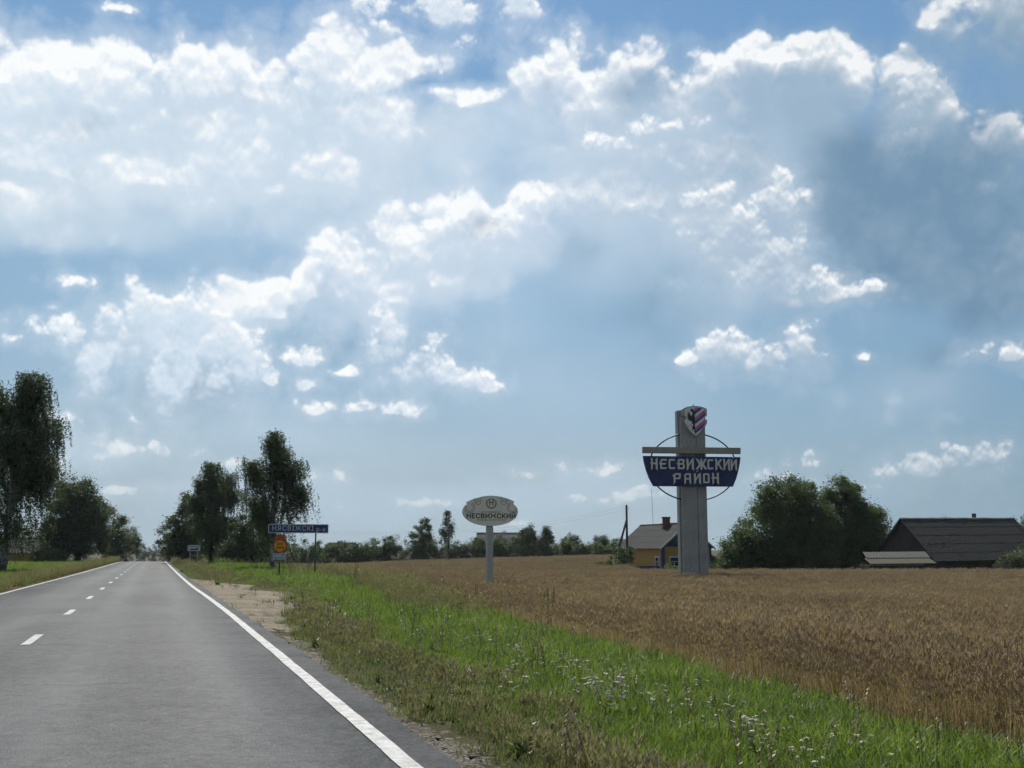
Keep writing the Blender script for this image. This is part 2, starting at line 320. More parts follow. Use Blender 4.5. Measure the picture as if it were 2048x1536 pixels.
class MB:
    """collects polygons; build() links them as one mesh object"""
    def __init__(s): s.v = []; s.f = []; s.mi = []
    def poly(s, pts, mi=0):
        n = len(s.v); s.v += [tuple(p) for p in pts]; s.f.append(tuple(range(n, n + len(pts)))); s.mi.append(mi); return s
    def mesh(s, vs, fs, mi=0):
        n = len(s.v); s.v += [tuple(p) for p in vs]
        s.f += [tuple(i + n for i in f) for f in fs]; s.mi += [mi] * len(fs); return s
    def box(s, x0, x1, y0, y1, z0, z1, mi=0):
        v = [(x, y, z) for z in (z0, z1) for y in (y0, y1) for x in (x0, x1)]
        return s.mesh(v, [(0, 2, 3, 1), (4, 5, 7, 6), (0, 1, 5, 4), (2, 6, 7, 3), (0, 4, 6, 2), (1, 3, 7, 5)], mi)
    def prism(s, poly, y0, y1, mi=0, mside=None):
        """polygon in (x,z), counter-clockwise seen from -Y, extruded from y0 (front) to y1 (back)"""
        n = len(poly)
        v = [(x, y0, z) for x, z in poly] + [(x, y1, z) for x, z in poly]
        s.mesh(v, [tuple(range(n))], mi)
        s.mesh(v, [tuple(range(2 * n - 1, n - 1, -1))] + [(i, i + n, (i + 1) % n + n, (i + 1) % n) for i in range(n)], mi if mside is None else mside)
        return s
    def tube(s, pts, r, n=6, mi=0, caps=True):
        pts = [Vector(p) for p in pts]
        rs = r if hasattr(r, '__len__') else [r] * len(pts)
        vs = []; prev = None
        for i, p in enumerate(pts):
            t = (pts[min(i + 1, len(pts) - 1)] - pts[max(i - 1, 0)]).normalized()
            if prev is None: a = t.orthogonal().normalized()
            else:
                a = prev - t * prev.dot(t)
                a = a.normalized() if a.length > 1e-6 else t.orthogonal().normalized()
            prev = a; b = t.cross(a)
            for k in range(n):
                w = 2 * math.pi * k / n
                vs.append(p + (a * math.cos(w) + b * math.sin(w)) * rs[i])
        fs = [(i * n + k, i * n + (k + 1) % n, (i + 1) * n + (k + 1) % n, (i + 1) * n + k) for i in range(len(pts) - 1) for k in range(n)]
        if caps: fs += [tuple(range(n - 1, -1, -1)), tuple(range((len(pts) - 1) * n, len(pts) * n))]
        return s.mesh(vs, fs, mi)
    def build(s, name, mats, parent=None, smooth=False, bevel=0.0, loc=None):
        me = bpy.data.meshes.new(name)
        me.from_pydata(s.v, [], s.f)
        for m_ in (mats if isinstance(mats, (list, tuple)) else [mats]): me.materials.append(m_)
        if any(s.mi): me.polygons.foreach_set('material_index', s.mi)
        if smooth: me.polygons.foreach_set('use_smooth', [True] * len(s.f))
        me.update()
        o = bpy.data.objects.new(name, me)
        if loc is not None: o.location = loc
        if bevel:
            bv = o.modifiers.new('edge', 'BEVEL'); bv.width = bevel; bv.segments = 1; bv.limit_method = 'ANGLE'
        return link(o, parent)

def np_mesh(name, verts, faces, mats, parent=None, smooth=False):
    """verts (n,3), faces (m,4) or (m,3)"""
    me = bpy.data.meshes.new(name)
    verts = np.asarray(verts, np.float32); faces = np.asarray(faces, np.int32)
    k = faces.shape[1]
    me.vertices.add(len(verts)); me.vertices.foreach_set('co', verts.ravel())
    me.loops.add(faces.size); me.loops.foreach_set('vertex_index', faces.ravel())
    me.polygons.add(len(faces)); me.polygons.foreach_set('loop_start', np.arange(0, faces.size, k, dtype=np.int32))
    if smooth: me.polygons.foreach_set('use_smooth', np.ones(len(faces), bool))
    for m_ in (mats if isinstance(mats, (list, tuple)) else [mats]): me.materials.append(m_)
    me.update(calc_edges=True)
    o = bpy.data.objects.new(name, me)
    return link(o, parent)

def text_mesh(name, body, size, mat, parent, loc, rot=(R(90), 0, 0), align='CENTER', bold=0.0, extrude=.002, spacing=1.0, sx=1.0):
    cu = bpy.data.curves.new(name, 'FONT'); cu.body = body; cu.size = size
    cu.align_x = align; cu.align_y = 'CENTER'; cu.offset = bold; cu.extrude = extrude; cu.space_character = spacing
    cu.resolution_u = 3
    tmp = bpy.data.objects.new(name, cu); COL.objects.link(tmp)
    me = bpy.data.meshes.new_from_object(tmp.evaluated_get(bpy.context.evaluated_depsgraph_get()))
    bpy.data.objects.remove(tmp); bpy.data.curves.remove(cu)
    me.name = name; me.materials.clear(); me.materials.append(mat)
    o = bpy.data.objects.new(name, me); o.location = loc; o.rotation_euler = rot; o.scale = (sx, 1, 1)
    return link(o, parent)

# ------------------------------------------------------------------ materials
def mat(name, build):
    m_ = bpy.data.materials.new(name); m_.use_nodes = True
    t = m_.node_tree; t.nodes.clear(); h = NT(t)
    out = h.n('ShaderNodeOutputMaterial')
    h.t.links.new(build(h), out.inputs[0]); return m_
def pbsdf(h, col, rough=.6, spec=.5, metal=0., bump=None, bstr=.3, bdist=.02):
    b = h.n('ShaderNodeBsdfPrincipled')
    h.put(b.inputs['Base Color'], col if isinstance(col, bpy.types.NodeSocket) else (*col, 1))
    h.put(b.inputs['Roughness'], rough); h.put(b.inputs['Metallic'], metal); h.put(b.inputs['Specular IOR Level'], spec)
    if bump is not None:
        bn = h.n('ShaderNodeBump'); h.put(bn.inputs['Height'], bump); bn.inputs['Strength'].default_value = bstr; bn.inputs['Distance'].default_value = bdist
        h.t.links.new(bn.outputs[0], b.inputs['Normal'])
    return b.outputs[0]
def obj_co(h): return h.n('ShaderNodeTexCoord').outputs['Object']
def pos(h): return h.n('ShaderNodeNewGeometry').outputs['Position']
def plain(name, col, rough=.6, dirt=.25, scale=3.0, metal=0., spec=.5, dirtcol=None):
    """paint or metal with uneven weathering"""
    def b(h):
        co = obj_co(h)
        n1 = h.noise(co, scale, 6, .65); n2 = h.noise(co, scale * 7, 4, .6)
        f = h.m('MULTIPLY', h.remap(h.m('MULTIPLY_ADD', n2, .4, h.m('MULTIPLY', n1, .6)), .42, .75), dirt)
        dc = dirtcol or tuple(c * .45 for c in col)
        return pbsdf(h, h.mix(f, col, dc), h.remap(n1, .3, .7, rough * .85, min(1, rough * 1.15)), spec, metal)
    return mat(name, b)
def leaf_mat(name, c1, c2, trans=.35, tcol=None, gloss=.35):
    def b(h):
        r = h.n('ShaderNodeNewGeometry').outputs['Random Per Island']
        big = h.noise(pos(h), .6, 3, .5)
        f = h.m('MULTIPLY_ADD', r, .6, h.m('MULTIPLY', h.remap(big, .35, .65), .4))
        c = h.mix(f, c1, c2)
        p = pbsdf(h, c, .55, gloss)
        tr = h.n('ShaderNodeBsdfTranslucent')
        h.put(tr.inputs[0], h.mix(f, tcol or tuple(x * 1.3 for x in c1), tuple(x * 1.4 for x in c2)))
        ms = h.n('ShaderNodeMixShader'); ms.inputs[0].default_value = trans
        h.t.links.new(p, ms.inputs[1]); h.t.links.new(tr.outputs[0], ms.inputs[2])
        return ms.outputs[0]
    return mat(name, b)

def sstep(a, b, x):
    t = np.clip((np.asarray(x, float) - a) / (b - a), 0, 1); return t * t * (3 - 2 * t)

def road_z(Y):
    return -np.minimum(.00012 * np.clip(np.asarray(Y, float) - 130, 0, None) ** 2, 8.0)
def gz(X, Y):
    """height of the land"""
    X = np.asarray(X, float); Y = np.asarray(Y, float)
    near = np.interp(X, [-400, -40, -14, -8, -5.6, -5.0, 1.9, 2.3, 4.0, 7.0, 9.5, 14, 30, 400], [-.6, -.4, -.25, -.15, -.08, -.02, -.02, -.07, -.2, -.45, -.55, -.75, -1.0, -1.0])
    far = np.interp(X, [-400, -40, -14, -8, -5.6, -5.0, 1.9, 2.3, 5.5, 9.0, 14, 30, 400], [-.6, -.3, -.05, .02, .03, -.02, -.02, -.05, -.1, -.2, -.75, -1.03, -1.03])
    w = sstep(28, 58, Y)
    z = near * (1 - w) + far * w
    az = np.degrees(np.arctan2(X, np.maximum(Y, 1e-3)))
    t = np.clip((az - 4) / 19, 0, 1)
    z = z + sstep(90, 215, Y) * sstep(9, 16, X) * (-1.0 * (1 - t) + .95 * t)
    z = z + .10 * sstep(22, 36, az) * sstep(40, 80, Y) * (1 - sstep(95, 115, Y))
    z = z - .5 * sstep(23.6, 24.8, az) * (1 - sstep(30, 34, az)) * sstep(93, 108, Y) * (1 - sstep(200, 260, Y))
    drop = road_z(Y)
    z = z + drop * (1 - sstep(9, 45, X))
    return z
def gzf(x, y): return float(gz(x, y))
# ------------------------------------------------------------------ ground
def soil_build(h):
    p = pos(h)
    n1 = h.noise(p, .25, 5, .6); n2 = h.noise(p, 2.2, 6, .65); n3 = h.noise(p, 22, 4, .6)
    f = h.m('ADD', h.m('MULTIPLY', n1, .5), h.m('ADD', h.m('MULTIPLY', n2, .35), h.m('MULTIPLY', n3, .25)))
    c = h.ramp(f, [(.35, (.022, .026, .010)), (.5, (.045, .050, .018)), (.62, (.080, .068, .032)), (.78, (.11, .085, .05))])
    return pbsdf(h, c, .95, .1, bump=n3, bstr=.6, bdist=.05)
M_soil = mat('grassy_soil', soil_build)

def graded(a, b, n, mid=0.0, p=2.4):
    t = np.linspace(-1, 1, n)
    q = np.sign(t) * np.abs(t) ** p
    return np.where(q < 0, mid + q * (mid - a), mid + q * (b - mid))
gx = np.unique(np.concatenate([graded(-5000, 5000, 110, 3, 4.5), np.array([-5.6, -5.25, -5.15, -5.0, 1.6, 1.8, 1.95, 2.1, 2.3, 2.6, 3, 3.5, 4, 5, 6, 7, 8, 9, 9.5, 10, 11, 12, 14, 16, 20, 24, 30, 36, 42, 50, 60, 70, 80, 90, 100, 120])]))
gy = np.unique(np.concatenate([np.linspace(-40, 160, 101), np.linspace(160, 420, 66), 420 + (np.linspace(0, 1, 30) ** 3) * 9000, np.linspace(-1500, -40, 12)]))
GX, GY = np.meshgrid(gx, gy)
GZ = gz(GX, GY)
inroad = (GX > -5.1) & (GX < 1.9)
bump = np.zeros_like(GX)
for k, (sc, am) in enumerate(((.35, .07), (1.1, .04))):
    ph = rng.uniform(0, 6.28, 6)
    bump += am * (np.sin(GX * sc * 1.7 + ph[0] + np.sin(GY * sc * .9 + ph[1])) * np.sin(GY * sc * 1.3 + ph[2]))
GZ = GZ + bump * np.where((GX > 2.3) | (GX < -5.4), 1, 0) * np.clip(np.minimum(np.abs(GX - 2.1), np.abs(GX + 5.2)), 0, 1) - np.where(inroad, .10, 0)
nx, ny = len(gx), len(gy)
idx = np.arange(nx * ny).reshape(ny, nx)
F = np.stack([idx[:-1, :-1], idx[:-1, 1:], idx[1:, 1:], idx[1:, :-1]], -1).reshape(-1, 4)
ground = np_mesh('ground', np.stack([GX, GY, GZ], -1).reshape(-1, 3), F, M_soil, smooth=True)
tag(ground, 'gently rolling farmland soil under grass and wheat', kind='structure')

# ------------------------------------------------------------------ road
def asphalt_build(h):
    p = pos(h)
    s = h.sep(p)
    fine = h.noise(p, 34, 4, .8)
    grit = h.noise(p, 9, 4, .7)
    stone = h.vor(p, 55, 'F1')
    mid = h.noise(p, 1.6, 6, .65)
    longp = h.v('MULTIPLY', p, (1.0, .045, 1))
    streak = h.noise(longp, 1.3, 5, .55)
    patch = h.noise(h.v('MULTIPLY', p, (.35, .16, 1)), 1.0, 5, .6, dist=.6)
    # wheel tracks of the two lanes, polished by traffic
    def band(x0, w): return h.m('EXPONENT', h.m('MULTIPLY', h.m('POWER', h.m('DIVIDE', h.m('SUBTRACT', s[0], x0), w), 2.0), -1))
    tracks = h.m('ADD', h.m('ADD', band(-.95, .38), band(.85, .38)), h.m('ADD', band(-2.7, .4), band(-4.2, .4)))
    v = h.m('ADD', h.m('MULTIPLY', h.m('SUBTRACT', streak, .5), .11), h.m('MULTIPLY', h.m('SUBTRACT', mid, .5), .06))
    v = h.m('ADD', v, h.m('MULTIPLY', h.m('SUBTRACT', patch, .5), .10))
    v = h.m('ADD', v, h.m('MULTIPLY', h.m('SUBTRACT', fine, .5), .22))
    v = h.m('ADD', v, h.m('MULTIPLY', h.m('SUBTRACT', grit, .5), .13))
    v = h.m('ADD', h.m('ADD', v, h.m('MULTIPLY', tracks, .012)), .067)
    # sealed transverse cracks and fine wandering ones
    cw = h.v('ADD', p, h.v('SCALE', h.v('SUBTRACT', h.noise(p, .8, 5, .6, out=1), (.5, .5, .5)), scale=1.1))
    cs = h.sep(cw)
    tr = h.m('ABSOLUTE', h.m('SUBTRACT', h.m('FRACT', h.m('DIVIDE', cs[1], 5.3)), .5))
    gate = h.remap(h.noise(h.v('MULTIPLY', p, (.25, .5, 1)), 1, 2, .5), .46, .6)
    crack = h.m('MULTIPLY', h.remap(tr, .003, .010, 1, 0), gate)
    ed = h.vor(h.v('MULTIPLY', cw, (.55, .16, 1)), 1.0, 'DISTANCE_TO_EDGE')
    crack2 = h.m('MULTIPLY', h.remap(ed, .004, .022, 1, 0), h.remap(mid, .46, .58))
    cr = h.m('MULTIPLY', h.m('MAXIMUM', crack, h.m('MULTIPLY', crack2, .5)), .6)
    v = h.m('MAXIMUM', v, .010)
    spark = h.m('GREATER_THAN', h.noise(p, 160, 1, .5), .74)
    v = h.m('ADD', v, h.m('MULTIPLY', spark, .10))
    c = h.comb(h.m('MULTIPLY', v, .98), v, h.m('MULTIPLY', v, 1.0))
    c = h.mix(cr, c, (.010, .010, .009))
    rough = h.m('ADD', h.m('MULTIPLY', streak, .16), h.m('SUBTRACT', .52, h.m('MULTIPLY', tracks, .06)))
    return pbsdf(h, c, rough, .12, bump=h.m('ADD', stone, h.m('MULTIPLY', fine, .6)), bstr=.45, bdist=.008)
M_asphalt = mat('worn_asphalt', asphalt_build)

def right_line(Y): return np.interp(Y, [-20, 16, 28, 38, 47, 58, 75, 153, 400], [1.72, 1.76, 1.74, 1.64, 1.52, 1.47, 1.42, 1.33, 1.3])
def left_line(Y): return np.interp(Y, [-20, 41, 75, 155, 400], [-5.02, -4.9, -4.44, -4.0, -3.95])
def smooth1(f, Y, w=4.0): return np.mean([f(np.asarray(Y) + d) for d in np.linspace(-w, w, 9)], 0)
ry = np.concatenate([np.arange(-25, 60, .25), np.arange(60, 170, 1.0), np.arange(170, 420, 5.0)])
jr = np.random.default_rng(3)
edge_n = np.convolve(jr.normal(0, 1, len(ry) + 8), np.ones(5) / 5, 'same')[4:-4] * .06 + np.convolve(jr.normal(0, 1, len(ry) + 60), np.ones(31) / 31, 'same')[30:-30] * .25
er = smooth1(right_line, ry) + .30 + np.interp(ry, [0, 7, 15, 25, 40], [0, -.02, .12, .1, .05]) + np.clip(edge_n, -.12, .14)
el_ = smooth1(left_line, ry) - .28 - np.clip(edge_n[::-1], -.1, .12)
rows = []
fr = [0, .004, .25, .5, .75, .996, 1]
for y, a, b in zip(ry, el_, er):
    z0 = float(road_z(y))
    for k, t in enumerate(fr):
        x = a + (b - a) * t
        z = z0 + .05 * (1 - ((x + 1.7) / 3.6) ** 2) + .015 if 0 < k < 6 else z0 - .16
        rows.append((x, y, z))
rows = np.array(rows); n = len(fr)
ii = np.arange(len(ry) * n).reshape(len(ry), n)
F = np.stack([ii[:-1, :-1], ii[:-1, 1:], ii[1:, 1:], ii[1:, :-1]], -1).reshape(-1, 4)
road = np_mesh('road', rows, F, M_asphalt)
tag(road, 'worn grey asphalt country road running to a crest', kind='structure')
def road_top(x, y): return float(road_z(y)) + .05 * (1 - ((x + 1.7) / 3.6) ** 2) + .015

def paint_build(h):
    p = pos(h)
    w = h.noise(p, 7, 6, .7); w2 = h.noise(p, 60, 3, .7)
    f = h.remap(h.m('ADD', h.m('MULTIPLY', w, .6), h.m('MULTIPLY', w2, .4)), .44, .64)
    cr = h.m('LESS_THAN', h.m('ABSOLUTE', h.m('SUBTRACT', h.m('FRACT', h.m('DIVIDE', h.m('ADD', h.sep(p)[1], h.m('MULTIPLY', h.noise(p, 1.5, 4, .6), .5)), 2.9)), .5)), .004)
    f = h.m('MAXIMUM', h.m('MULTIPLY', f, .85), h.m('MULTIPLY', cr, .85))
    return pbsdf(h, h.mix(f, (.50, .50, .485), (.10, .10, .095)), .6, .4)
M_paint = mat('road_paint', paint_build)
def stripe(name, f, w, ys):
    vs = []
    for y in ys:
        x = float(smooth1(f, y))
        j = random.uniform(-.006, .006)
        for s_ in (-1, 1): vs.append((x + s_ * w / 2 + j, y, road_top(x + s_ * w / 2, y) + .005))
    m = len(ys)
    return np_mesh(name, vs, [(2 * i, 2 * i + 1, 2 * i + 3, 2 * i + 2) for i in range(m - 1)], M_paint, road)
ys_ = list(np.arange(-20, 60, .5)) + list(np.arange(60, 190, 2.0))
stripe('edge_line', right_line, .15, ys_)
stripe('edge_line', left_line, .14, ys_)
y = 18.6 - 8.3 * 3
while y < 160:
    stripe('lane_dash', lambda q: np.full(np.shape(q), -1.82), .14, np.linspace(y, y + 2.15, 6)); y += 8.3
# broken flakes of asphalt along the crumbling right edge
def flake_mesh():
    m = MB(); r_ = random.Random(5)
    pts = [(math.cos(a) * r_.uniform(.6, 1), math.sin(a) * r_.uniform(.6, 1)) for a in np.linspace(0, 6.28, 7)[:-1]]
    m.mesh([(x, y, 0) for x, y in pts] + [(x * .85, y * .85, .35) for x, y in pts], [tuple(range(6, 12))] + [(i, (i + 1) % 6, (i + 1) % 6 + 6, i + 6) for i in range(6)])
    return m
fl = None
for k in range(16):
    y = random.choice([random.uniform(7, 13), random.uniform(18, 25), random.uniform(7, 30)])
    x = float(np.interp(y, ry, er)) + random.uniform(-.02, .28)
    if fl is None: fl = o = flake_mesh().build('asphalt_flake', M_asphalt, road)
    else: o = link(fl.copy(), road)
    o.location = (x, y, gzf(x, y) + .02); s_ = random.uniform(.025, .075)
    o.scale = (s_, s_ * random.uniform(.6, 1.6), s_ * .5); o.rotation_euler = (random.uniform(-.2, .2), random.uniform(-.2, .2), random.uniform(0, 6))

# ------------------------------------------------------------------ sandy pull-off and gravel shoulder
def sand_build(h):
    p = pos(h)
    n1 = h.noise(p, .9, 6, .65); n2 = h.noise(p, 9, 5, .7); n3 = h.noise(p, 60, 3, .7)
    f = h.m('ADD', h.m('MULTIPLY', n1, .55), h.m('ADD', h.m('MULTIPLY', n2, .3), h.m('MULTIPLY', n3, .15)))
    c = h.ramp(f, [(.34, (.10, .09, .065)), (.45, (.22, .19, .14)), (.58, (.33, .285, .215)), (.72, (.40, .35, .27))])
    return pbsdf(h, c, .95, .15, bump=h.m('ADD', n2, n3), bstr=.7, bdist=.06)
M_sand = mat('dry_sand', sand_build)
def gravel_build(h):
    p = pos(h)
    n1 = h.noise(p, 1.5, 5, .65); v = h.vor(p, 38, 'F1', out='Color'); d = h.vor(p, 38, 'F1')
    f = h.m('MULTIPLY_ADD', h.sep(v)[0], .5, h.m('MULTIPLY', n1, .5))
    c = h.ramp(f, [(.25, (.045, .043, .03)), (.45, (.10, .09, .068)), (.65, (.17, .15, .12)), (.8, (.26, .24, .20))])
    return pbsdf(h, c, .9, .2, bump=h.m('SUBTRACT', 1, d), bstr=.8, bdist=.03)
M_gravel = mat('gravel', gravel_build)
def patch(name, inside, x0, x1, y0, y1, step, material, label, lift):
    xs = np.arange(x0, x1, step); ys = np.arange(y0, y1, step)
    PX, PY = np.meshgrid(xs, ys)
    PZ = gz(PX, PY)
    ins = inside(PX, PY)
    jj = np.random.default_rng(11)
    PZ = PZ + np.clip(ins, -1, 1) * lift + jj.normal(0, .008, PX.shape)
    ii = np.arange(PX.size).reshape(PX.shape)
    F = np.stack([ii[:-1, :-1], ii[:-1, 1:], ii[1:, 1:], ii[1:, :-1]], -1).reshape(-1, 4)
    keep = (ins[:-1, :-1] > -.8).ravel()
    o = np_mesh(name, np.stack([PX, PY, PZ], -1).reshape(-1, 3), F[keep], material, smooth=True)
    return tag(o, label, kind='structure')
def wav(X, Y, s, seed):
    r_ = np.random.default_rng(seed); o = 0
    for k in range(4):
        a, b, c = r_.uniform(.5, 1.6, 2).tolist() + [r_.uniform(0, 6.28)]
        o = o + np.sin(X * s * a * (k + 1) + Y * s * b * (k + 1) * r_.choice([-1, 1]) + c) / (k + 1)
    return o * .5
def sand_in(X, Y):
    w = np.interp(Y, [18, 23, 29, 38, 44, 50, 57, 62], [-.6, .5, 1.6, 2.9, 3.0, 2.5, 1.1, -.6])
    q = (2.0 + w - X + .55 * wav(X, Y, .9, 2) + .3 * wav(X, Y, 3.1, 3)) * 1.2
    return np.minimum(q, (X - np.interp(Y, ry, er) - .02) * 6)
patch('sandy_pulloff', sand_in, 1.7, 7.0, 17, 64, .14, M_sand, 'bare sandy lay-by worn into the verge beside the asphalt', .045)
def shoulder_in(X, Y):
    xr = np.interp(Y, ry, er)
    return np.minimum((xr + .34 + .25 * wav(X, Y, 1.6, 4) - X) * 3, (X - xr - .01) * 8)
patch('gravel_shoulder', shoulder_in, 1.6, 3.3, 3, 20, .06, M_gravel, 'stony crumbling shoulder along the road edge', .02)
# ------------------------------------------------------------------ grass, wheat, flowers (instanced tufts)
LIB = bpy.data.collections.new('tuft_library')      # source tufts, never linked into the scene
def scatter_object(name, pts, rotz, scale, pick_, protos, tilt=None):
    """one object whose geometry nodes set a tuft on every point"""
    me = bpy.data.meshes.new(name)
    me.vertices.add(len(pts)); me.vertices.foreach_set('co', np.asarray(pts, np.float32).ravel())
    a = me.attributes.new('turn', 'FLOAT_VECTOR', 'POINT')
    rv = np.zeros((len(pts), 3), np.float32); rv[:, 2] = rotz
    if tilt is not None: rv[:, :2] = tilt
    a.data.foreach_set('vector', rv.ravel())
    a = me.attributes.new('grow', 'FLOAT_VECTOR', 'POINT'); a.data.foreach_set('vector', np.asarray(scale, np.float32).ravel())
    a = me.attributes.new('kind_index', 'INT', 'POINT'); a.data.foreach_set('value', np.asarray(pick_, np.int32))
    o = bpy.data.objects.new(name, me); link(o)
    g = bpy.data.node_groups.new(name + '_scatter', 'GeometryNodeTree')
    g.interface.new_socket('Geometry', in_out='INPUT', socket_type='NodeSocketGeometry')
    g.interface.new_socket('Geometry', in_out='OUTPUT', socket_type='NodeSocketGeometry')
    N = g.nodes.new; L = g.links.new
    gi, go = N('NodeGroupInput'), N('NodeGroupOutput')
    inst = N('GeometryNodeInstanceOnPoints')
    gj = N('GeometryNodeGeometryToInstance')
    for p in reversed(protos):
        oi = N('GeometryNodeObjectInfo'); oi.inputs['Object'].default_value = p; oi.inputs['As Instance'].default_value = True
        L(oi.outputs['Geometry'], gj.inputs[0])
    def attr(n, t):
        q = N('GeometryNodeInputNamedAttribute'); q.data_type = t; q.inputs['Name'].default_value = n; return q.outputs['Attribute']
    e2r = N('FunctionNodeEulerToRotation'); L(attr('turn', 'FLOAT_VECTOR'), e2r.inputs[0])
    L(gi.outputs[0], inst.inputs['Points']); L(gj.outputs[0], inst.inputs['Instance'])
    inst.inputs['Pick Instance'].default_value = True
    L(attr('kind_index', 'INT'), inst.inputs['Instance Index'])
    L(e2r.outputs[0], inst.inputs['Rotation']); L(attr('grow', 'FLOAT_VECTOR'), inst.inputs['Scale'])
    L(inst.outputs[0], go.inputs[0])
    md = o.modifiers.new('scatter', 'NODES'); md.node_group = g
    return o

def proto(name, vs, fs, mats, mi=None):
    me = bpy.data.meshes.new(name); me.from_pydata([tuple(map(float, v)) for v in vs], [], fs)
    for m_ in (mats if isinstance(mats, (list, tuple)) else [mats]): me.materials.append(m_)
    if mi is not None: me.polygons.foreach_set('material_index', mi)
    me.update()
    o = bpy.data.objects.new(name, me); LIB.objects.link(o); return o

def blade(vs, fs, base, ang, h, w, lean, segs=3, curl=1.0):
    """one tapering grass blade"""
    d = np.array([math.cos(ang), math.sin(ang), 0]); s_ = np.array([-d[1], d[0], 0]); n = len(vs)
    for k in range(segs + 1):
        t = k / segs
        c = np.array(base) + d * lean * (t ** (1 + curl)) + np.array([0, 0, h * (t - .18 * curl * lean / max(h, .01) * t * t)])
        ww = w * (1 - t) ** .7 * .5 + .0006
        vs.append(c - s_ * ww); vs.append(c + s_ * ww)
    for k in range(segs): fs.append((n + 2 * k, n + 2 * k + 1, n + 2 * k + 3, n + 2 * k + 2))

def tuft(name, r_, nb, hmin, hmax, rad, w, lean, mats, stalks=0, smat=1):
    vs, fs = [], []
    for _ in range(nb):
        a = r_.uniform(0, 6.28); q = rad * math.sqrt(r_.random())
        h = r_.uniform(hmin, hmax)
        blade(vs, fs, (q * math.cos(a), q * math.sin(a), -.03), r_.uniform(0, 6.28), h, w * r_.uniform(.7, 1.3), h * r_.uniform(.1, lean))
    mi = [0] * len(fs)
    for _ in range(stalks):      # seed-bearing stalk: thin stem and a loose panicle
        a = r_.uniform(0, 6.28); q = rad * math.sqrt(r_.random()); h = hmax * r_.uniform(1.0, 1.5)
        b = np.array((q * math.cos(a), q * math.sin(a), 0)); an = r_.uniform(0, 6.28); le = h * r_.uniform(.05, .3)
        blade(vs, fs, b, an, h, .004, le, 2, .6)
        tip = b + np.array([math.cos(an) * le, math.sin(an) * le, h * .95])
        for _k in range(7):
            t = r_.uniform(-.28, .02) * h
            blade(vs, fs, tip + np.array([0, 0, t]), r_.uniform(0, 6.28), .05, .010, r_.uniform(.01, .05), 1, .3)
    mi += [smat] * (len(fs) - len(mi))
    return proto(name, vs, fs, mats, mi)

def field_leaf(name, cols, trans, scale=.5, tint=1.25):
    def b(h):
        r = h.n('ShaderNodeObjectInfo').outputs['Random']
        r2 = h.n('ShaderNodeNewGeometry').outputs['Random Per Island']
        big = h.noise(pos(h), scale, 4, .6)
        f = h.m('ADD', h.m('MULTIPLY', r, .30), h.m('ADD', h.m('MULTIPLY', r2, .30), h.m('MULTIPLY', h.remap(big, .3, .7), .40)))
        c = h.ramp(f, [(.1, cols[0]), (.5, cols[1]), (.9, cols[2])])
        p = pbsdf(h, c, .5, .35)
        tr = h.n('ShaderNodeBsdfTranslucent'); h.put(tr.inputs[0], h.mix(1, c, (tint, tint * 1.05, tint * .7), 'MULTIPLY'))
        ms = h.n('ShaderNodeMixShader'); ms.inputs[0].default_value = trans
        h.t.links.new(p, ms.inputs[1]); h.t.links.new(tr.outputs[0], ms.inputs[2]); return ms.outputs[0]
    return mat(name, b)
M_green = field_leaf('green_grass', [(.066, .108, .018), (.112, .172, .026), (.175, .22, .040)], .55)
M_olive = field_leaf('olive_grass', [(.085, .110, .040), (.135, .155, .056), (.20, .19, .085)], .45)
M_dry = field_leaf('dry_grass', [(.15, .145, .075), (.225, .21, .115), (.33, .29, .175)], .4)
M_rust = field_leaf('rusty_grass', [(.085, .062, .022), (.13, .095, .03), (.18, .12, .045)], .4)
r1 = random.Random(21)
T_green = [tuft('green_tuft', r1, 34, .08, .22, .11, .008, .9, [M_green, M_olive]) for _ in range(5)]
T_low = [tuft('low_tuft', r1, 26, .05, .15, .10, .008, .9, [M_olive, M_dry]) for _ in range(3)]
T_dry = [tuft('dry_tuft', r1, 24, .05, .15, .11, .006, .9, [M_olive, M_dry], 8) for _ in range(4)]
T_rust = [tuft('rust_tuft', r1, 18, .06, .18, .10, .008, .8, [M_rust, M_dry], 4) for _ in range(3)]
T_tall = [tuft('tall_dry_tuft', r1, 16, .12, .32, .14, .008, .5, [M_olive, M_dry], 18) for _ in range(3)]
def broad_weed(r_):
    vs, fs = [], []
    for _ in range(r_.randint(9, 15)): blade(vs, fs, (r_.uniform(-.04, .04), r_.uniform(-.04, .04), 0), r_.uniform(0, 6.28), r_.uniform(.05, .2), r_.uniform(.03, .06), r_.uniform(.06, .16), 3, 1.2)
    return proto('broad_weed', vs, fs, [M_herb])
def dead_stalk(r_):
    vs, fs = [], []
    for _ in range(r_.randint(2, 4)):
        a = r_.uniform(0, 6.28); h_ = r_.uniform(.35, .7); le = h_ * r_.uniform(.05, .25); b = np.array([r_.uniform(-.08, .08), r_.uniform(-.08, .08), 0])
        blade(vs, fs, b, a, h_, .007, le, 2, .5)
        for _k in range(16):
            t = r_.uniform(.6, 1); blade(vs, fs, b + np.array([math.cos(a) * le * t, math.sin(a) * le * t, h_ * t * .95]), r_.uniform(0, 6.28), .02, .012, .025, 1, .4)
    return proto('dead_stalk', vs, fs, [M_dead])
M_herb = field_leaf('herb_leaf', [(.028, .055, .012), (.050, .085, .020), (.085, .115, .030)], .35)
M_dead = field_leaf('dead_stalk', [(.05, .030, .016), (.09, .055, .03), (.15, .10, .06)], .15)
T_weed = [broad_weed(r1) for _ in range(3)] + [dead_stalk(r1) for _ in range(3)]
PROT = T_green + T_low + T_dry + T_rust + T_tall + T_weed
iG, iL, iD, iR, iT, iW = 0, 5, 8, 12, 15, 18

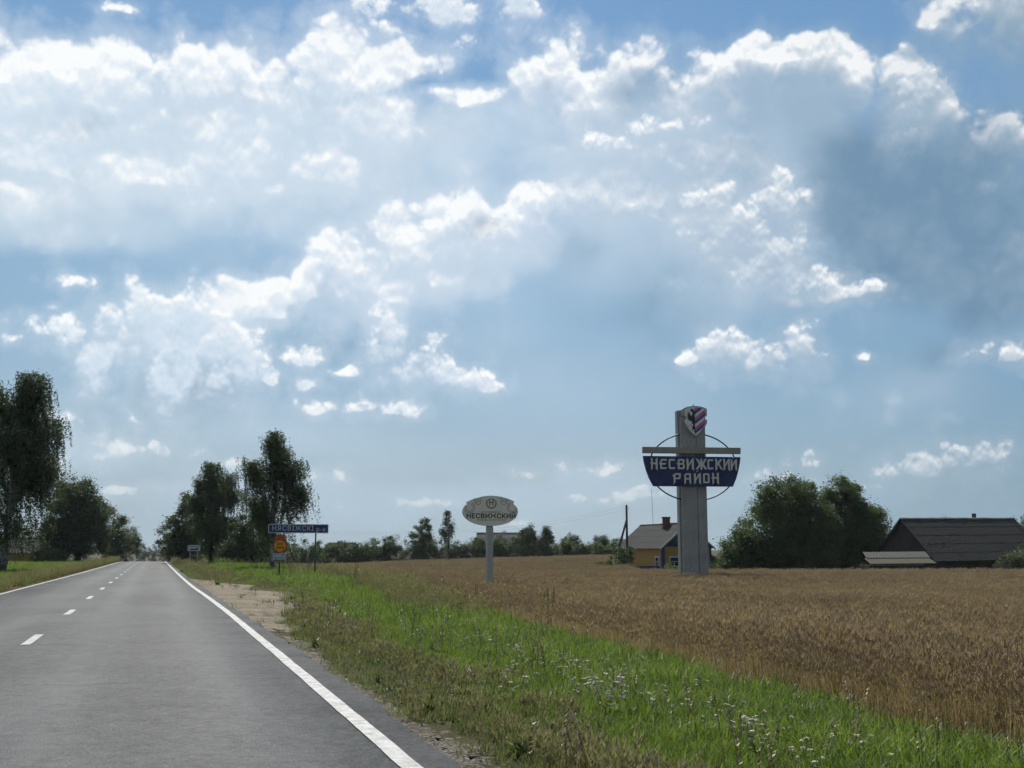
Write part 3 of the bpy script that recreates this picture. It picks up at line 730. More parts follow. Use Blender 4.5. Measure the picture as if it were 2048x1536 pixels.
def pnoise(X, Y, s, seed):
    """smooth value noise, 0..1"""
    r_ = np.random.default_rng(seed); T = r_.random((256, 256))
    def v(x, y):
        xi, yi = np.floor(x).astype(int), np.floor(y).astype(int); fx, fy = x - xi, y - yi
        fx, fy = fx * fx * (3 - 2 * fx), fy * fy * (3 - 2 * fy)
        g = lambda a, b: T[a % 256, b % 256]
        return (g(xi, yi) * (1 - fx) + g(xi + 1, yi) * fx) * (1 - fy) + (g(xi, yi + 1) * (1 - fx) + g(xi + 1, yi + 1) * fx) * fy
    return .6 * v(X * s, Y * s) + .3 * v(X * s * 2.3 + 9, Y * s * 2.3) + .1 * v(X * s * 5 + 3, Y * s * 5)

def wheat_edge(Y):
    return np.interp(Y, [-30, 8, 11, 17, 22, 27, 35, 45, 60, 80, 100, 140, 170], [6.9, 7.1, 7.4, 7.9, 8.2, 8.6, 9.3, 10.4, 11.2, 11.5, 12.5, 13.5, 14.5])
def right_edge_of_asphalt(Y): return np.interp(Y, ry, er)

def rand_zone(dens, x0, x1, y0, y1):
    n = int(dens * (x1 - x0) * (y1 - y0))
    return rng.uniform(x0, x1, n), rng.uniform(y0, y1, n)

# ---- right-hand verge
px_, py_, pk, ps = [], [], [], []
def add(X, Y, K, Sc):
    px_.append(X); py_.append(Y); pk.append(K); ps.append(Sc)
for (d, y0, y1, sc) in ((95, 3.5, 13, 1.0), (60, 13, 26, 1.1), (30, 26, 50, 1.35), (14, 50, 105, 1.8), (6, 105, 165, 2.4)):
    X, Y = rand_zone(d, 1.8, 14.5, y0, y1)
    re = right_edge_of_asphalt(Y); we = wheat_edge(Y)
    u = X - re
    n1 = pnoise(X, Y, .45, 1); n2 = pnoise(X, Y, 1.6, 2)
    sand = sand_in(X, Y)
    prob = sstep(.0, .9, u + (n2 - .5) * .9) * (X < we + .5 + 1.2 * (n2 - .5)) * (1 - .96 * sstep(-.5, .4, sand + (n2 - .5) * 1.8))
    keep = rng.random(len(X)) < prob
    X, Y, u, n1, n2, re, we, sand = (q[keep] for q in (X, Y, u, n1, n2, re, we, sand))
    # dry strip along the road gives way to lush green towards the ditch
    dry_w = np.interp(Y, [4, 9, 16, 26, 34, 44, 60, 80, 160], [1.7, 1.4, 1.2, 1.6, 2.4, 3.0, 2.2, 1.5, 1.4])
    green = sstep(-.55, .75, u - dry_w + (n1 - .5) * 2.6 + (n2 - .5) * 1.0)
    # beside the wheat, beyond 30 m, tall straw-coloured grass
    straw = sstep(28, 40, Y) * (1 - sstep(62, 80, Y)) * sstep(-2.2, -.2, X - we + (n1 - .5) * 2.5)
    q = rng.random(len(X))
    K = np.where(q < green, iG + rng.integers(0, 5, len(X)), np.where(q < green + (1 - green) * .5, iD + rng.integers(0, 4, len(X)), iL + rng.integers(0, 3, len(X))))
    K = np.where((u < .8) & (rng.random(len(X)) < .6), iL + rng.integers(0, 3, len(X)), K)
    K = np.where((sand > -1.2) & (rng.random(len(X)) < .6), iL + rng.integers(0, 3, len(X)), K)
    K = np.where(rng.random(len(X)) < straw * .55, iT + rng.integers(0, 3, len(X)), K)
    q = rng.random(len(X)); K = np.where(q < .018, iW + rng.integers(0, 3, len(X)), np.where(q > .988, iW + 3 + rng.integers(0, 3, len(X)), K))
    Sc = sc * (.75 + .5 * rng.random(len(X))) * np.where(K < 5, .75 + .75 * sstep(dry_w + .2, dry_w + 3.4, u) * (.6 + .8 * n1), 1)
    add(X, Y, K, Sc)
X, Y, K, Sc = map(np.concatenate, (px_, py_, pk, ps))
def emit(name, X, Y, K, Sc, label, protos, wide=None, kind='stuff', dz=0.0, tilt=.14):
    Z = gz(X, Y) + dz
    n = len(X)
    s3 = np.stack([Sc if wide is None else wide, Sc if wide is None else wide, Sc * (.85 + .3 * rng.random(n))], -1)
    o = scatter_object(name, np.stack([X, Y, Z], -1), rng.uniform(0, 6.28, n), s3, K, protos, rng.normal(0, tilt, (n, 2)))
    return tag(o, label, kind=kind)
emit('verge_grass', X, Y, K, Sc, 'roadside grass, dry and brown by the asphalt and lush green down to the wheat', PROT)
n_inst = len(X)

# ---- left-hand verge and meadow
px_, py_, pk, ps = [], [], [], []
for (d, x0, x1, y0, y1, sc) in ((26, -16, -5.0, 18, 48, 1.2), (14, -22, -4.2, 48, 95, 1.7), (5, -26, -3.8, 95, 170, 2.5), (1.5, -45, -16, 20, 170, 2.4)):
    X, Y = rand_zone(d, x0, x1, y0, y1)
    re = np.interp(Y, ry, el_); u = re - X
    n1 = pnoise(X, Y, .35, 5); n2 = pnoise(X, Y, 1.4, 6)
    keep = rng.random(len(X)) < sstep(.0, .5, u + (n2 - .5) * .5)
    X, Y, u, n1, n2 = (q[keep] for q in (X, Y, u, n1, n2))
    q = rng.random(len(X))
    rust = 1 - sstep(.3, 1.3, u + (n1 - .5) * 1.6)
    K = np.where(q < rust, iR + rng.integers(0, 3, len(X)), np.where(q < rust + (1 - rust) * (.80 + .15 * (n1 > .5)), iG + rng.integers(0, 5, len(X)), iL + rng.integers(0, 3, len(X))))
    add(X, Y, K, sc * (.7 + .5 * rng.random(len(X))) * np.where(K < 5, .8, 1))
X, Y, K, Sc = map(np.concatenate, (px_, py_, pk, ps))
emit('meadow_grass', X, Y, K, Sc, 'grass of the left verge, rusty along the road and green behind', PROT)
n_inst += len(X)

# ---- ripe wheat
M_stem = field_leaf('wheat_straw', [(.215, .158, .100), (.302, .226, .148), (.395, .312, .218)], .45, .12)
M_ear = field_leaf('wheat_ear', [(.255, .183, .117), (.360, .266, .178), (.47, .372, .264)], .4, .12)
def wheat_tuft(r_, n, rad, thick):
    vs, fs, mi = [], [], []
    for _ in range(n):
        a = r_.uniform(0, 6.28); q = rad * math.sqrt(r_.random()); h = r_.uniform(.60, .78)
        b = (q * math.cos(a), q * math.sin(a), 0); an = r_.gauss(.6, .9); le = h * r_.uniform(.03, .16)
        blade(vs, fs, b, an, h, .010 * thick, le, 2, .8)
        if r_.random() < .7: blade(vs, fs, (b[0], b[1], h * r_.uniform(.2, .6)), r_.uniform(0, 6.28), .14, .012 * thick, r_.uniform(.05, .14), 2, 1.2)
        mi += [0] * (len(fs) - len(mi))
        # ear: a nodding spindle
        d = np.array([math.cos(an), math.sin(an), 0.]); c = np.array(b) + d * le + np.array([0, 0, h * .985 - .12 * le])
        nod = r_.uniform(.1, 1.2); L_ = r_.uniform(.075, .105); k0 = len(vs)
        s_ = np.array([-d[1], d[0], 0.])
        for t, w in ((0, .003), (.3, .0095), (.7, .008), (1, .0015)):
            ang = nod * t; ce = c + d * L_ * t * math.sin(ang) + np.array([0, 0, L_ * t * math.cos(ang)])
            u_ = d * math.cos(ang) - np.array([0, 0, math.sin(ang)])
            for f_ in (u_, s_, -u_, -s_): vs.append(ce + f_ * w * thick)
        for k in range(3):
            for m_ in range(4): fs.append((k0 + 4 * k + m_, k0 + 4 * k + (m_ + 1) % 4, k0 + 4 * k + 4 + (m_ + 1) % 4, k0 + 4 * k + 4 + m_))
        for _k in range(3):   # awns
            blade(vs, fs, c + np.array([0, 0, L_ * .6]), an + r_.gauss(0, .5), L_ * r_.uniform(.7, 1.2), .003 * thick, .03 + .05 * nod, 1, .4)
        mi += [1] * (len(fs) - len(mi))
    return proto('wheat_tuft', vs, fs, [M_stem, M_ear], mi)
r2 = random.Random(33)
P_wheat = [wheat_tuft(r2, 13, .16, .85) for _ in range(5)] + [wheat_tuft(r2, 13, .3, 1.7) for _ in range(3)] + [wheat_tuft(r2, 14, .5, 2.8) for _ in range(3)]
def field_far(X, Y):
    """1 inside the wheat field, 0 beyond its far side (yards on the right, shrubs at the back)"""
    az_ = np.degrees(np.arctan2(X, Y))
    lim = np.interp(az_, [3, 8, 14, 20, 24.0, 24.4, 26, 28, 34, 46, 70], [168, 196, 205, 210, 205, 95, 94, 90, 84, 80, 80])
    return Y < lim
px_, py_, pk, ps = [], [], [], []
for (d, y0, y1, x1, k0, kn) in ((34, 3, 24, 32, 0, 5), (20, 24, 48, 62, 0, 5), (6.5, 48, 92, 110, 5, 3), (2.6, 92, 212, 125, 8, 3)):
    X, Y = rand_zone(d, 8, x1, y0, y1)
    n2 = pnoise(X, Y, .8, 8)
    keep = (X > wheat_edge(Y) + .25 + .9 * (n2 - .5)) & field_far(X, Y) & (np.degrees(np.arctan2(X, Y)) < 62)
    keep &= (np.hypot(X - 39.1, (Y - 76.3)) > 1.5)
    keep &= rng.random(len(X)) < .25 + .75 * sstep(.2, 1.6, X - wheat_edge(Y) + .8 * (n2 - .5))
    X, Y = X[keep], Y[keep]
    n1 = pnoise(X, Y, .16, 9); n3 = pnoise(X * 1.0, Y * .25, .5, 10)
    add(X, Y, k0 + rng.integers(0, kn, len(X)), (.92 + .14 * (n1 - .5) + .14 * (n3 - .5)) * (.72 + .28 * sstep(.2, 2.2, X - wheat_edge(Y))) * (.92 + .16 * rng.random(len(X))))
X, Y, K, Sc = map(np.concatenate, (px_, py_, pk, ps))
emit('wheat', X, Y, K, Sc, 'ripe brown wheat standing across the whole field', P_wheat, tilt=.10)
n_inst += len(X)

# ---- white yarrow in drifts through the green grass
M_stemg = plain('herb_stem', (.05, .075, .025), .7)
M_umbel = plain('umbel_white', (.62, .59, .46), .8, .35, 30)
def yarrow(r_):
    vs, fs, mi = [], [], []
    for _ in range(r_.randint(2, 4)):
        a = r_.uniform(0, 6.28); q = r_.uniform(.0, .16); h = r_.uniform(.15, .26)
        b = np.array((q * math.cos(a), q * math.sin(a), 0.)); an = r_.uniform(0, 6.28); le = r_.uniform(.0, .08)
        blade(vs, fs, b, an, h, .008, le, 2, .5)
        for _k in range(5): blade(vs, fs, b + np.array([0, 0, h * r_.uniform(.2, .75)]), r_.uniform(0, 6.28), .03, .02, .07, 1, .5)
        mi += [0] * (len(fs) - len(mi))
        top = b + np.array([math.cos(an) * le, math.sin(an) * le, h - .01]); R_ = r_.uniform(.013, .026)
        for _k in range(12):
            w = r_.uniform(0, 6.28); d = R_ * math.sqrt(r_.random()); c = top + np.array([d * math.cos(w), d * math.sin(w), r_.uniform(-.006, .008) - d * d * 2])
            k0 = len(vs); s_ = r_.uniform(.007, .012)
            for m_ in range(5): vs.append(c + np.array([s_ * math.cos(m_ * 1.2566), s_ * math.sin(m_ * 1.2566), r_.uniform(-.003, .003)]))
            vs.append(c - np.array([0, 0, .014]))
            fs.append(tuple(range(k0, k0 + 5))); fs += [(k0 + m_, k0 + 5, k0 + (m_ + 1) % 5) for m_ in range(5)]
            mi += [1] * 6
    return proto('yarrow', vs, fs, [M_stemg, M_umbel], mi)
P_yar = [yarrow(r2) for _ in range(6)]
drifts = [(6, 29.2, 0.88, 3, 12), (5.9, 22.2, 0.62, 1.8, 16), (6.1, 19.8, 0.75, 1.6, 17), (5.9, 16.4, 0.56, 1.2, 17), (6.1, 15, 0.62, 0.96, 17), (5.7, 13.4, 0.75, 1.1, 13), (5.6, 12.2, 0.62, 0.96, 10), (5.5, 10.6, 0.5, 0.72, 8), (5.4, 9.5, 0.5, 0.6, 8), (5.4, 8.6, 0.5, 0.6, 8), (5.2, 7.6, 0.44, 0.6, 5), (5, 13.5, 1, 1.9, 8), (6.2, 34, 1.2, 3.6, 8), (8.2, 44, 1.5, 6, 9), (8, 76, 1, 11, 21)]
X = np.concatenate([rng.normal(a, c, n) for a, b, c, d, n in drifts]); Y = np.concatenate([rng.normal(b, d, n) for a, b, c, d, n in drifts])
k = X < wheat_edge(Y) - .1
X, Y = X[k], Y[k]
emit('yarrow_flowers', X, Y, rng.integers(0, 6, len(X)), .8 + .4 * rng.random(len(X)), 'flat white yarrow umbels scattered through the green grass', P_yar, tilt=.1)
# ------------------------------------------------------------------ trees and shrubs
M_bark = mat('bark', lambda h: pbsdf(h, h.ramp(h.noise(h.v('MULTIPLY', obj_co(h), (6, 6, 1.5)), 1.0, 6, .7), [(.3, (.018, .015, .012)), (.7, (.075, .062, .048))]), .9, .15))
def birch_bark(h):
    co = obj_co(h)
    n = h.noise(h.v('MULTIPLY', co, (2.5, 2.5, 7)), 1.0, 6, .75); z = h.sep(co)[2]
    n2 = h.noise(h.v('MULTIPLY', co, (5, 5, 3)), 1, 5, .7)
    f = h.m('MAXIMUM', h.remap(n, .52, .60), h.m('MULTIPLY', h.remap(z, .2, 1.6, .9, 0), h.remap(n2, .35, .55)))
    return pbsdf(h, h.mix(f, (.42, .40, .37), (.02, .018, .016)), .8, .2)
M_birch = mat('birch_bark', birch_bark)
M_leaf = leaf_mat('leaf_dark', (0.028, 0.052, 0.014), (0.068, 0.104, 0.026), .36)
M_leaf2 = leaf_mat('leaf_walnut', (0.035, 0.066, 0.015), (0.094, 0.139, 0.031), .40)
M_birchleaf = leaf_mat('leaf_birch', (0.038, 0.061, 0.021), (0.088, 0.124, 0.040), .36)
M_grey = leaf_mat('leaf_grey_green', (0.050, 0.073, 0.033), (0.106, 0.142, 0.061), .34)
M_shrub = leaf_mat('leaf_shrub', (0.033, 0.064, 0.015), (0.100, 0.142, 0.033), .40)

def leaves(r_, C, size, flat=.5, down=0.0, aspect=.55):
    """C (n,3) centres -> rhombic leaves, randomly turned"""
    n = len(C)
    a = r_.normal(0, 1, (n, 3)); a[:, 2] = a[:, 2] * flat - down * np.abs(r_.normal(1, .3, n))
    a /= np.linalg.norm(a, axis=1, keepdims=True)
    b = r_.normal(0, 1, (n, 3)); b -= a * (a * b).sum(1, keepdims=True); b /= np.linalg.norm(b, axis=1, keepdims=True)
    s_ = (size * r_.uniform(.65, 1.35, n))[:, None]
    fold = np.cross(a, b) * s_ * .12
    V = np.stack([C - a * s_ * .5, C + b * s_ * aspect * .5 + fold, C + a * s_ * .5, C - b * s_ * aspect * .5 + fold], 1)
    return V.reshape(-1, 3)
def leaf_faces(n): return np.arange(n * 4).reshape(n, 4)

def in_ellipsoids(r_, ells, n, shell=.45):
    """n points in a union of ellipsoids (cx,cy,cz,rx,ry,rz), favouring the outside"""
    vol = np.array([e[3] * e[4] * e[5] for e in ells]) ** .8; vol /= vol.sum()
    k = r_.choice(len(ells), n, p=vol); E = np.array(ells)[k]
    d = r_.normal(0, 1, (n, 3)); d /= np.linalg.norm(d, axis=1, keepdims=True)
    rad = np.where(r_.random(n) < .72, 1 - shell * r_.random(n) ** 1.4, r_.random(n) ** (1 / 2.2))
    return E[:, :3] + d * E[:, 3:] * rad[:, None]

def limb_path(a, b, sag=0., wob=.15, n=5):
    a, b = Vector(a), Vector(b); L_ = (b - a).length; out = []
    for k in range(n):
        t = k / (n - 1)
        w = Vector((random.uniform(-1, 1), random.uniform(-1, 1), random.uniform(-.6, .6))) * wob * L_ * .35 * (1 if 0 < k < n - 1 else 0)
        out.append(a.lerp(b, t) + Vector((0, 0, sag * L_ * (t * (1 - t)) * 4)) + w)
    return out

def broad_tree(name, x, y, h, ells, label, seed, n_clump=150, n_leaf=110, clump_r=.62, leaf=.19, trunk_r=.22, mat_=None, bark=None, group=None, trunk_top=.75, limbs=16, z=None, cat='tree', lean=(0, 0), inner=.3):
    r_ = np.random.default_rng(seed); random.seed(seed)
    z = gzf(x, y) if z is None else z
    t = empty(name, (x, y, z), 0, label, cat, group)
    top = (lean[0], lean[1], h * trunk_top)
    tp = limb_path((0, 0, -.2), top, 0, .06, 7)
    m = MB(); m.tube(tp, [trunk_r * (1.25 if k == 0 else 1) * (1 - .75 * k / 6) for k in range(7)], 8)
    C = in_ellipsoids(r_, ells, n_clump)
    tips = C[r_.choice(n_clump, min(limbs, n_clump), replace=False)]
    for q in tips:
        f = min(.9, max(.2, (q[2] - .25 * math.hypot(q[0], q[1])) / (h * trunk_top) * .75))
        k = f * 6; i = int(k); s0 = tp[i].lerp(tp[min(i + 1, 6)], k - i)
        rr = trunk_r * .42 * (1 - .6 * f)
        m.tube(limb_path(s0, q, .06, .18), [rr, rr * .8, rr * .55, rr * .35, rr * .12], 5)
    m.build('trunk', bark or M_bark, t, smooth=True)
    cnt = np.maximum(8, (n_leaf * 1.75 * r_.uniform(.4, 1.5, n_clump))).astype(int); leaf = leaf * .88
    rad = clump_r * r_.uniform(.55, 1.35, n_clump)
    P = np.repeat(C, cnt, 0) + r_.normal(0, 1, (cnt.sum(), 3)) * np.repeat(rad, cnt)[:, None] * np.array([.5, .5, .40])
    V = leaves(r_, P, leaf)
    np_mesh('crown', V, leaf_faces(len(P)), mat_ or M_leaf, t)
    return t

def birch_tree(name, x, y, h, tops, label, seed, strands=330, leaf=.15, trunk_r=.2, width=2.6, group=None, drop=(1.0, 3.2), wind=.12, trunk_bare=.16, low=.25, mat_=None, bark=None, density=17):
    """weeping birch: rising limbs hung with long strands of small leaves. tops: (dx, dy, height) of the leading limbs"""
    r_ = np.random.default_rng(seed); random.seed(seed)
    z = gzf(x, y); t = empty(name, (x, y, z), 0, label, 'tree', group)
    m = MB(); main = tops[0]
    tp = limb_path((0, 0, -.25), main, 0, .05, 8)
    m.tube(tp, [trunk_r * (1.3 if k == 0 else 1) * (1 - .85 * k / 7) for k in range(8)], 8)
    axes = [tp]
    for q in tops[1:]:
        f = max(.12, min(.6, q[2] / main[2] * .45)); k = f * 7; i = int(k); s0 = tp[i].lerp(tp[i + 1], k - i)
        ap = limb_path(s0, q, .10, .10, 6); rr = trunk_r * .5
        m.tube(ap, [rr * (1 - .85 * j / 5) for j in range(6)], 6); axes.append(ap)
    cs = []
    twigs = 0
    leaf *= .92
    for s_ in range(int(strands * 1.7)):
        ax = axes[r_.integers(0, len(axes))] if r_.random() < .72 else axes[0]
        u = r_.uniform(.3, 1.0) ** .6 if ax is not axes[0] else (r_.uniform(trunk_bare + .1, 1.0) if r_.random() < .6 else r_.uniform(.75, 1.0))
        k = u * (len(ax) - 1); i = min(int(k), len(ax) - 2); p0 = ax[i].lerp(ax[i + 1], k - i)
        rel = p0.z / h
        reach = width * (1.0 - .62 * rel ** 2.2) * r_.uniform(.12, 1.0) * (.72 if ax is not axes[0] else .95)
        an = r_.uniform(0, 6.283)
        out = Vector((math.cos(an) * reach + wind * reach, math.sin(an) * reach, reach * r_.uniform(.15, .75)))
        p1 = p0 + out
        if p1.z > h: p1.z = h - r_.uniform(0, .4)
        if twigs < 90 and reach > .6:
            m.tube([p0, p0.lerp(p1, .5) + Vector((0, 0, .12 * reach)), p1], [.035, .022, .008], 4, caps=False); twigs += 1
        L_ = r_.uniform(*drop) * (.55 + .6 * (1 - rel)); L_ = min(L_, p1.z - low * h * r_.uniform(.55, 1.2))
        # leaves along the arching twig and down the hanging strand
        nk = max(3, int(density * .45)); tt = r_.random(nk)
        for q in tt: cs.append((p0.x + out.x * q, p0.y + out.y * q, p0.z + (p1.z - p0.z) * q + .12 * reach * 4 * q * (1 - q)))
        for sub in range(3):
            b = p1 + Vector(r_.normal(0, .20, 3)) - out * r_.uniform(0, .45)
            if L_ < .3: L2 = .3
            else: L2 = L_ * r_.uniform(.4, 1.0)
            nn = max(3, int(density * L2 * 1.05)); q = r_.random(nn)
            sway = r_.normal(0, .10, 2) + np.array([wind * .8, 0])
            cs += list(zip(b.x + sway[0] * q * L2 + r_.normal(0, .05, nn), b.y + sway[1] * q * L2 + r_.normal(0, .05, nn), b.z - q * L2 + r_.normal(0, .05, nn)))
    P = np.array(cs); P = P[P[:, 2] > .4]
    m.build('trunk', bark or M_birch, t, smooth=True)
    V = leaves(r_, P, leaf, .6, 1.1, .5)
    np_mesh('crown', V, leaf_faces(len(P)), mat_ or M_birchleaf, t)
    return t

# ---- left of the road
birch_tree('birch_tree', -10.2, 84, 14.0, [(1.2, 0, 13.9), (-1.6, .6, 13.2), (2.9, -.5, 10.6), (-3.6, 0, 10.8), (2.2, 1.2, 7.6), (-2.6, 1.0, 7.0), (.3, -1.5, 9.5)],
           'tall weeping birch at the left edge beside the meadow, tallest of the trees', 41, strands=760, width=3.2, trunk_r=.32, drop=(1.2, 3.8), leaf=.15, low=.08, density=19, trunk_bare=.05)
birch_tree('birch_tree', -15.5, 86, 12.5, [(.4, 0, 12.3), (1.9, .3, 10.8), (-1.8, .5, 10.5), (2.2, -.5, 8)],
           'weeping birch half out of the picture behind the leftmost trunk', 42, strands=420, width=3.0, trunk_r=.25, drop=(1.2, 3.4), low=.08, trunk_bare=.05)
broad_tree('linden_tree', -8.6, 140, 10.4, [(-.6, 0, 5.4, 3.2, 3.0, 4.6), (-1.4, 0, 3.2, 2.9, 2.8, 2.9), (.9, 0, 4.0, 3.0, 2.8, 3.4), (-.8, .3, 8.0, 1.9, 1.9, 2.1)],
           'broad dense dark tree with rounded crown on the left roadside', 43, 360, 120, .82, .24, .34, limbs=14)
broad_tree('roadside_tree', -5.9, 168, 8.2, [(0, 0, 4.3, 2.2, 2.4, 3.4), (-.9, 0, 2.4, 2.2, 2.2, 2.3), (.8, 0, 2.2, 1.9, 2, 2.0)],
           'looser tree just behind the dense rounded one, sloping to the road', 44, 130, 80, .7, .25, .24, mat_=M_grey)
broad_tree('roadside_tree', -4.4, 186, 6.6, [(.2, 0, 3.4, 1.7, 1.8, 2.5), (.9, 0, 2.3, 1.4, 1.5, 1.8)],
           'small feathery tree leaning to the road, last on the left side', 45, 90, 55, .55, .24, .15, mat_=M_grey, lean=(.5, 0))
broad_tree('garden_tree', -16.6, 150, 5.6, [(0, 0, 3.6, 1.3, 1.3, 2.0), (1.5, 0, 2.6, 1.0, 1.0, 1.6)], 'small airy garden tree beside the grey roof on the left', 46, 55, 60, .5, .22, .1)
for k, (x, y, s_) in enumerate(((-11.6, 136, 1.7), (-12.9, 139, 1.5), (-10.2, 133, 1.3))):
    broad_tree('roadside_bush', x, y, s_, [(0, 0, s_ * .5, s_ * .75, s_ * .7, s_ * .55)], ('green bush at the foot of the rounded left roadside tree', 'bush beside the grey cottage roof on the left', 'lowest bush under the left trees, nearest the road')[k], 50 + k, 26, 60, .45, .2, .05, mat_=M_shrub, group='bushes under the left roadside trees', limbs=5, cat='bush')

# ---- right of the road
birch_tree('birch_tree', 8.5, 85, 10.6, [(-.3, 0, 10.6), (1.5, .3, 8.3), (-2.0, -.3, 8.1), (1.9, -.4, 6.3), (-1.6, .5, 5.4), (.6, .8, 9.4)],
           'weeping birch with pale trunk behind the blue road sign', 61, strands=520, width=2.25, trunk_r=.19, drop=(1.0, 3.2), leaf=.135, low=.12, trunk_bare=.1, density=17)
birch_tree('birch_tree', 5.6, 118, 10.6, [(-.4, 0, 10.5), (1.6, 0, 9.4), (-1.6, .4, 8.6), (2.2, .5, 7.6), (-2.4, 0, 6.8), (.4, -1.2, 7.8), (1.7, 0, 4.6), (-1.5, .4, 4.2), (.3, -1.3, 4.4)],
           'bushy birch of the right roadside between the town sign and the blue sign', 62, strands=640, width=2.7, trunk_r=.20, drop=(.8, 2.8), leaf=.16, low=.03, trunk_bare=.02, bark=M_bark)
broad_tree('roadside_tree', 3.2, 130, 8.3, [(.4, 0, 4.6, 2.0, 2.0, 3.4), (-.6, 0, 3.0, 1.9, 1.9, 2.8), (1.2, 0, 2.6, 2, 2, 2.6)],
           'dark leafy tree rising directly behind the white town sign', 63, 170, 90, .6, .23, .24)
broad_tree('roadside_tree', 1.9, 168, 5.6, [(0, 0, 2.8, 1.8, 2.0, 2.5), (1.6, 0, 2.6, 1.9, 2.0, 2.4)],
           'low dark tree closing the right roadside row at the crest', 64, 100, 70, .6, .24, .18)
broad_tree('roadside_tree', 9.2, 112, 6.0, [(0, 0, 3.0, 1.9, 1.8, 2.8), (-1.5, 0, 2.2, 1.6, 1.6, 2.2)],
           'shorter dark tree filling the gap between the two right-hand birches', 65, 110, 80, .6, .22, .18)
broad_tree('roadside_tree', 11.8, 128, 4.6, [(0, 0, 2.2, 2.2, 1.8, 2.3)], 'low dark bushy tree at the field edge behind the pale birch trunk', 66, 80, 70, .6, .22, .12)

# ---- far down the road beyond the crest
for k, (x, y, h_) in enumerate(((-6, 520, 14.2), (-1, 540, 13.0), (4, 515, 14.0), (9, 530, 12.8), (-13, 525, 14.4), (14, 545, 13.5), (-20, 520, 14.0))):
    broad_tree('distant_tree', x, y, h_, [(0, 0, h_ * .52, 2.6, 2.4, h_ * .47), (1.6, 0, h_ * .40, 2.4, 2.0, h_ * .36)], ('pale hazy tree far beyond the crest, left of the centre line', 'small pale tree far beyond the crest, over the centre line', 'pale hazy tree far beyond the crest, over the right lane', 'faint tree far beyond the crest, at the right road edge', 'pale far tree beyond the crest, over the left road edge', 'faint far tree just right of the road end', 'pale far tree just left of the road end')[k], 70 + k,
               60, 50, .9, .42, .2, group='hazy trees beyond the crest of the road', mat_=M_grey, limbs=6)

# ---- the big leafy trees by the farmyard
broad_tree('walnut_tree', 67.6, 108, 11.0, [(.2, 0, 6.6, 4.2, 3.8, 4.3), (-3.4, -.5, 4.0, 3.4, 3.2, 3.6), (2.6, 0, 4.4, 3.4, 3.4, 4.0), (-6.0, -.5, 2.6, 2.4, 2.4, 2.6), (-7.5, -.8, 1.9, 1.9, 2.0, 2.2), (.5, -1.5, 2.2, 4.5, 3, 2.4), (1.0, 0, 9.2, 2.0, 2, 1.8), (-1.6, 0, 8.8, 1.9, 1.9, 1.7)],
           'big spreading dark leafy tree right of the pylon', 81, 640, 110, .82, .24, .4, mat_=M_leaf2, limbs=26)
broad_tree('walnut_tree', 75.6, 110, 10.8, [(0, 0, 6.6, 3.2, 3.2, 4.0), (2.6, 0, 5.0, 2.6, 2.8, 3.2), (-1.5, -1, 3.0, 3.6, 3, 2.9), (.2, 0, 9.2, 1.6, 1.6, 1.6), (4.2, 0, 5.6, 1.6, 1.6, 1.5), (2, -1, 2.4, 3.4, 3, 2.4)],
           'second big leafy tree, nearer the barn, with ragged right side', 82, 470, 105, .8, .24, .36, mat_=M_leaf2, limbs=26)
broad_tree('apple_tree', 81.2, 112, 5.6, [(0, 0, 3.0, 2.4, 2.4, 2.2), (1.4, 0, 3.8, 1.7, 1.8, 1.4)], 'lower yellowish-green tree between the big trees and the barn gable', 83, 80, 75, .6, .21, .15, mat_=M_shrub)
broad_tree('garden_tree', 93.5, 118, 7.1, [(0, 0, 5.0, 3.0, 1.6, 1.1), (-3, 0, 5.4, 1.4, 1, .7), (2.6, 0, 6.0, 1.2, 1, .8)], 'twiggy tree showing its sprays above the barn ridge', 84, 34, 22, .5, .2, .12, limbs=20)
broad_tree('garden_tree', 105, 118, 6.6, [(0, 0, 5.0, 1.2, 1, 1.2), (1.6, 0, 5.2, 1.2, 1, .7)], 'thin treetop poking over the right part of the barn ridge', 85, 16, 26, .4, .2, .1, limbs=8)
broad_tree('garden_bush', 80.6, 88.2, 2.6, [(0, 0, 1.1, 1.9, 1.2, 1.2), (1.8, .6, 1.6, 1.4, 1.2, 1.5), (-1.5, 0, .9, 1.1, 1.0, 1.0)], 'grey-green bush growing before the right end of the barn', 86, 100, 62, .5, .17, .06, mat_=M_grey, limbs=10, cat='bush')
broad_tree('garden_tree', 92.0, 101.8, 5.2, [(0, 0, 3.2, 2.6, 2.4, 2.6), (2.4, 0, 3.6, 2.4, 2.2, 2.6)], 'bushy tree at the right edge of the picture beside the barn', 87, 90, 62, .55, .2, .1, mat_=M_grey)

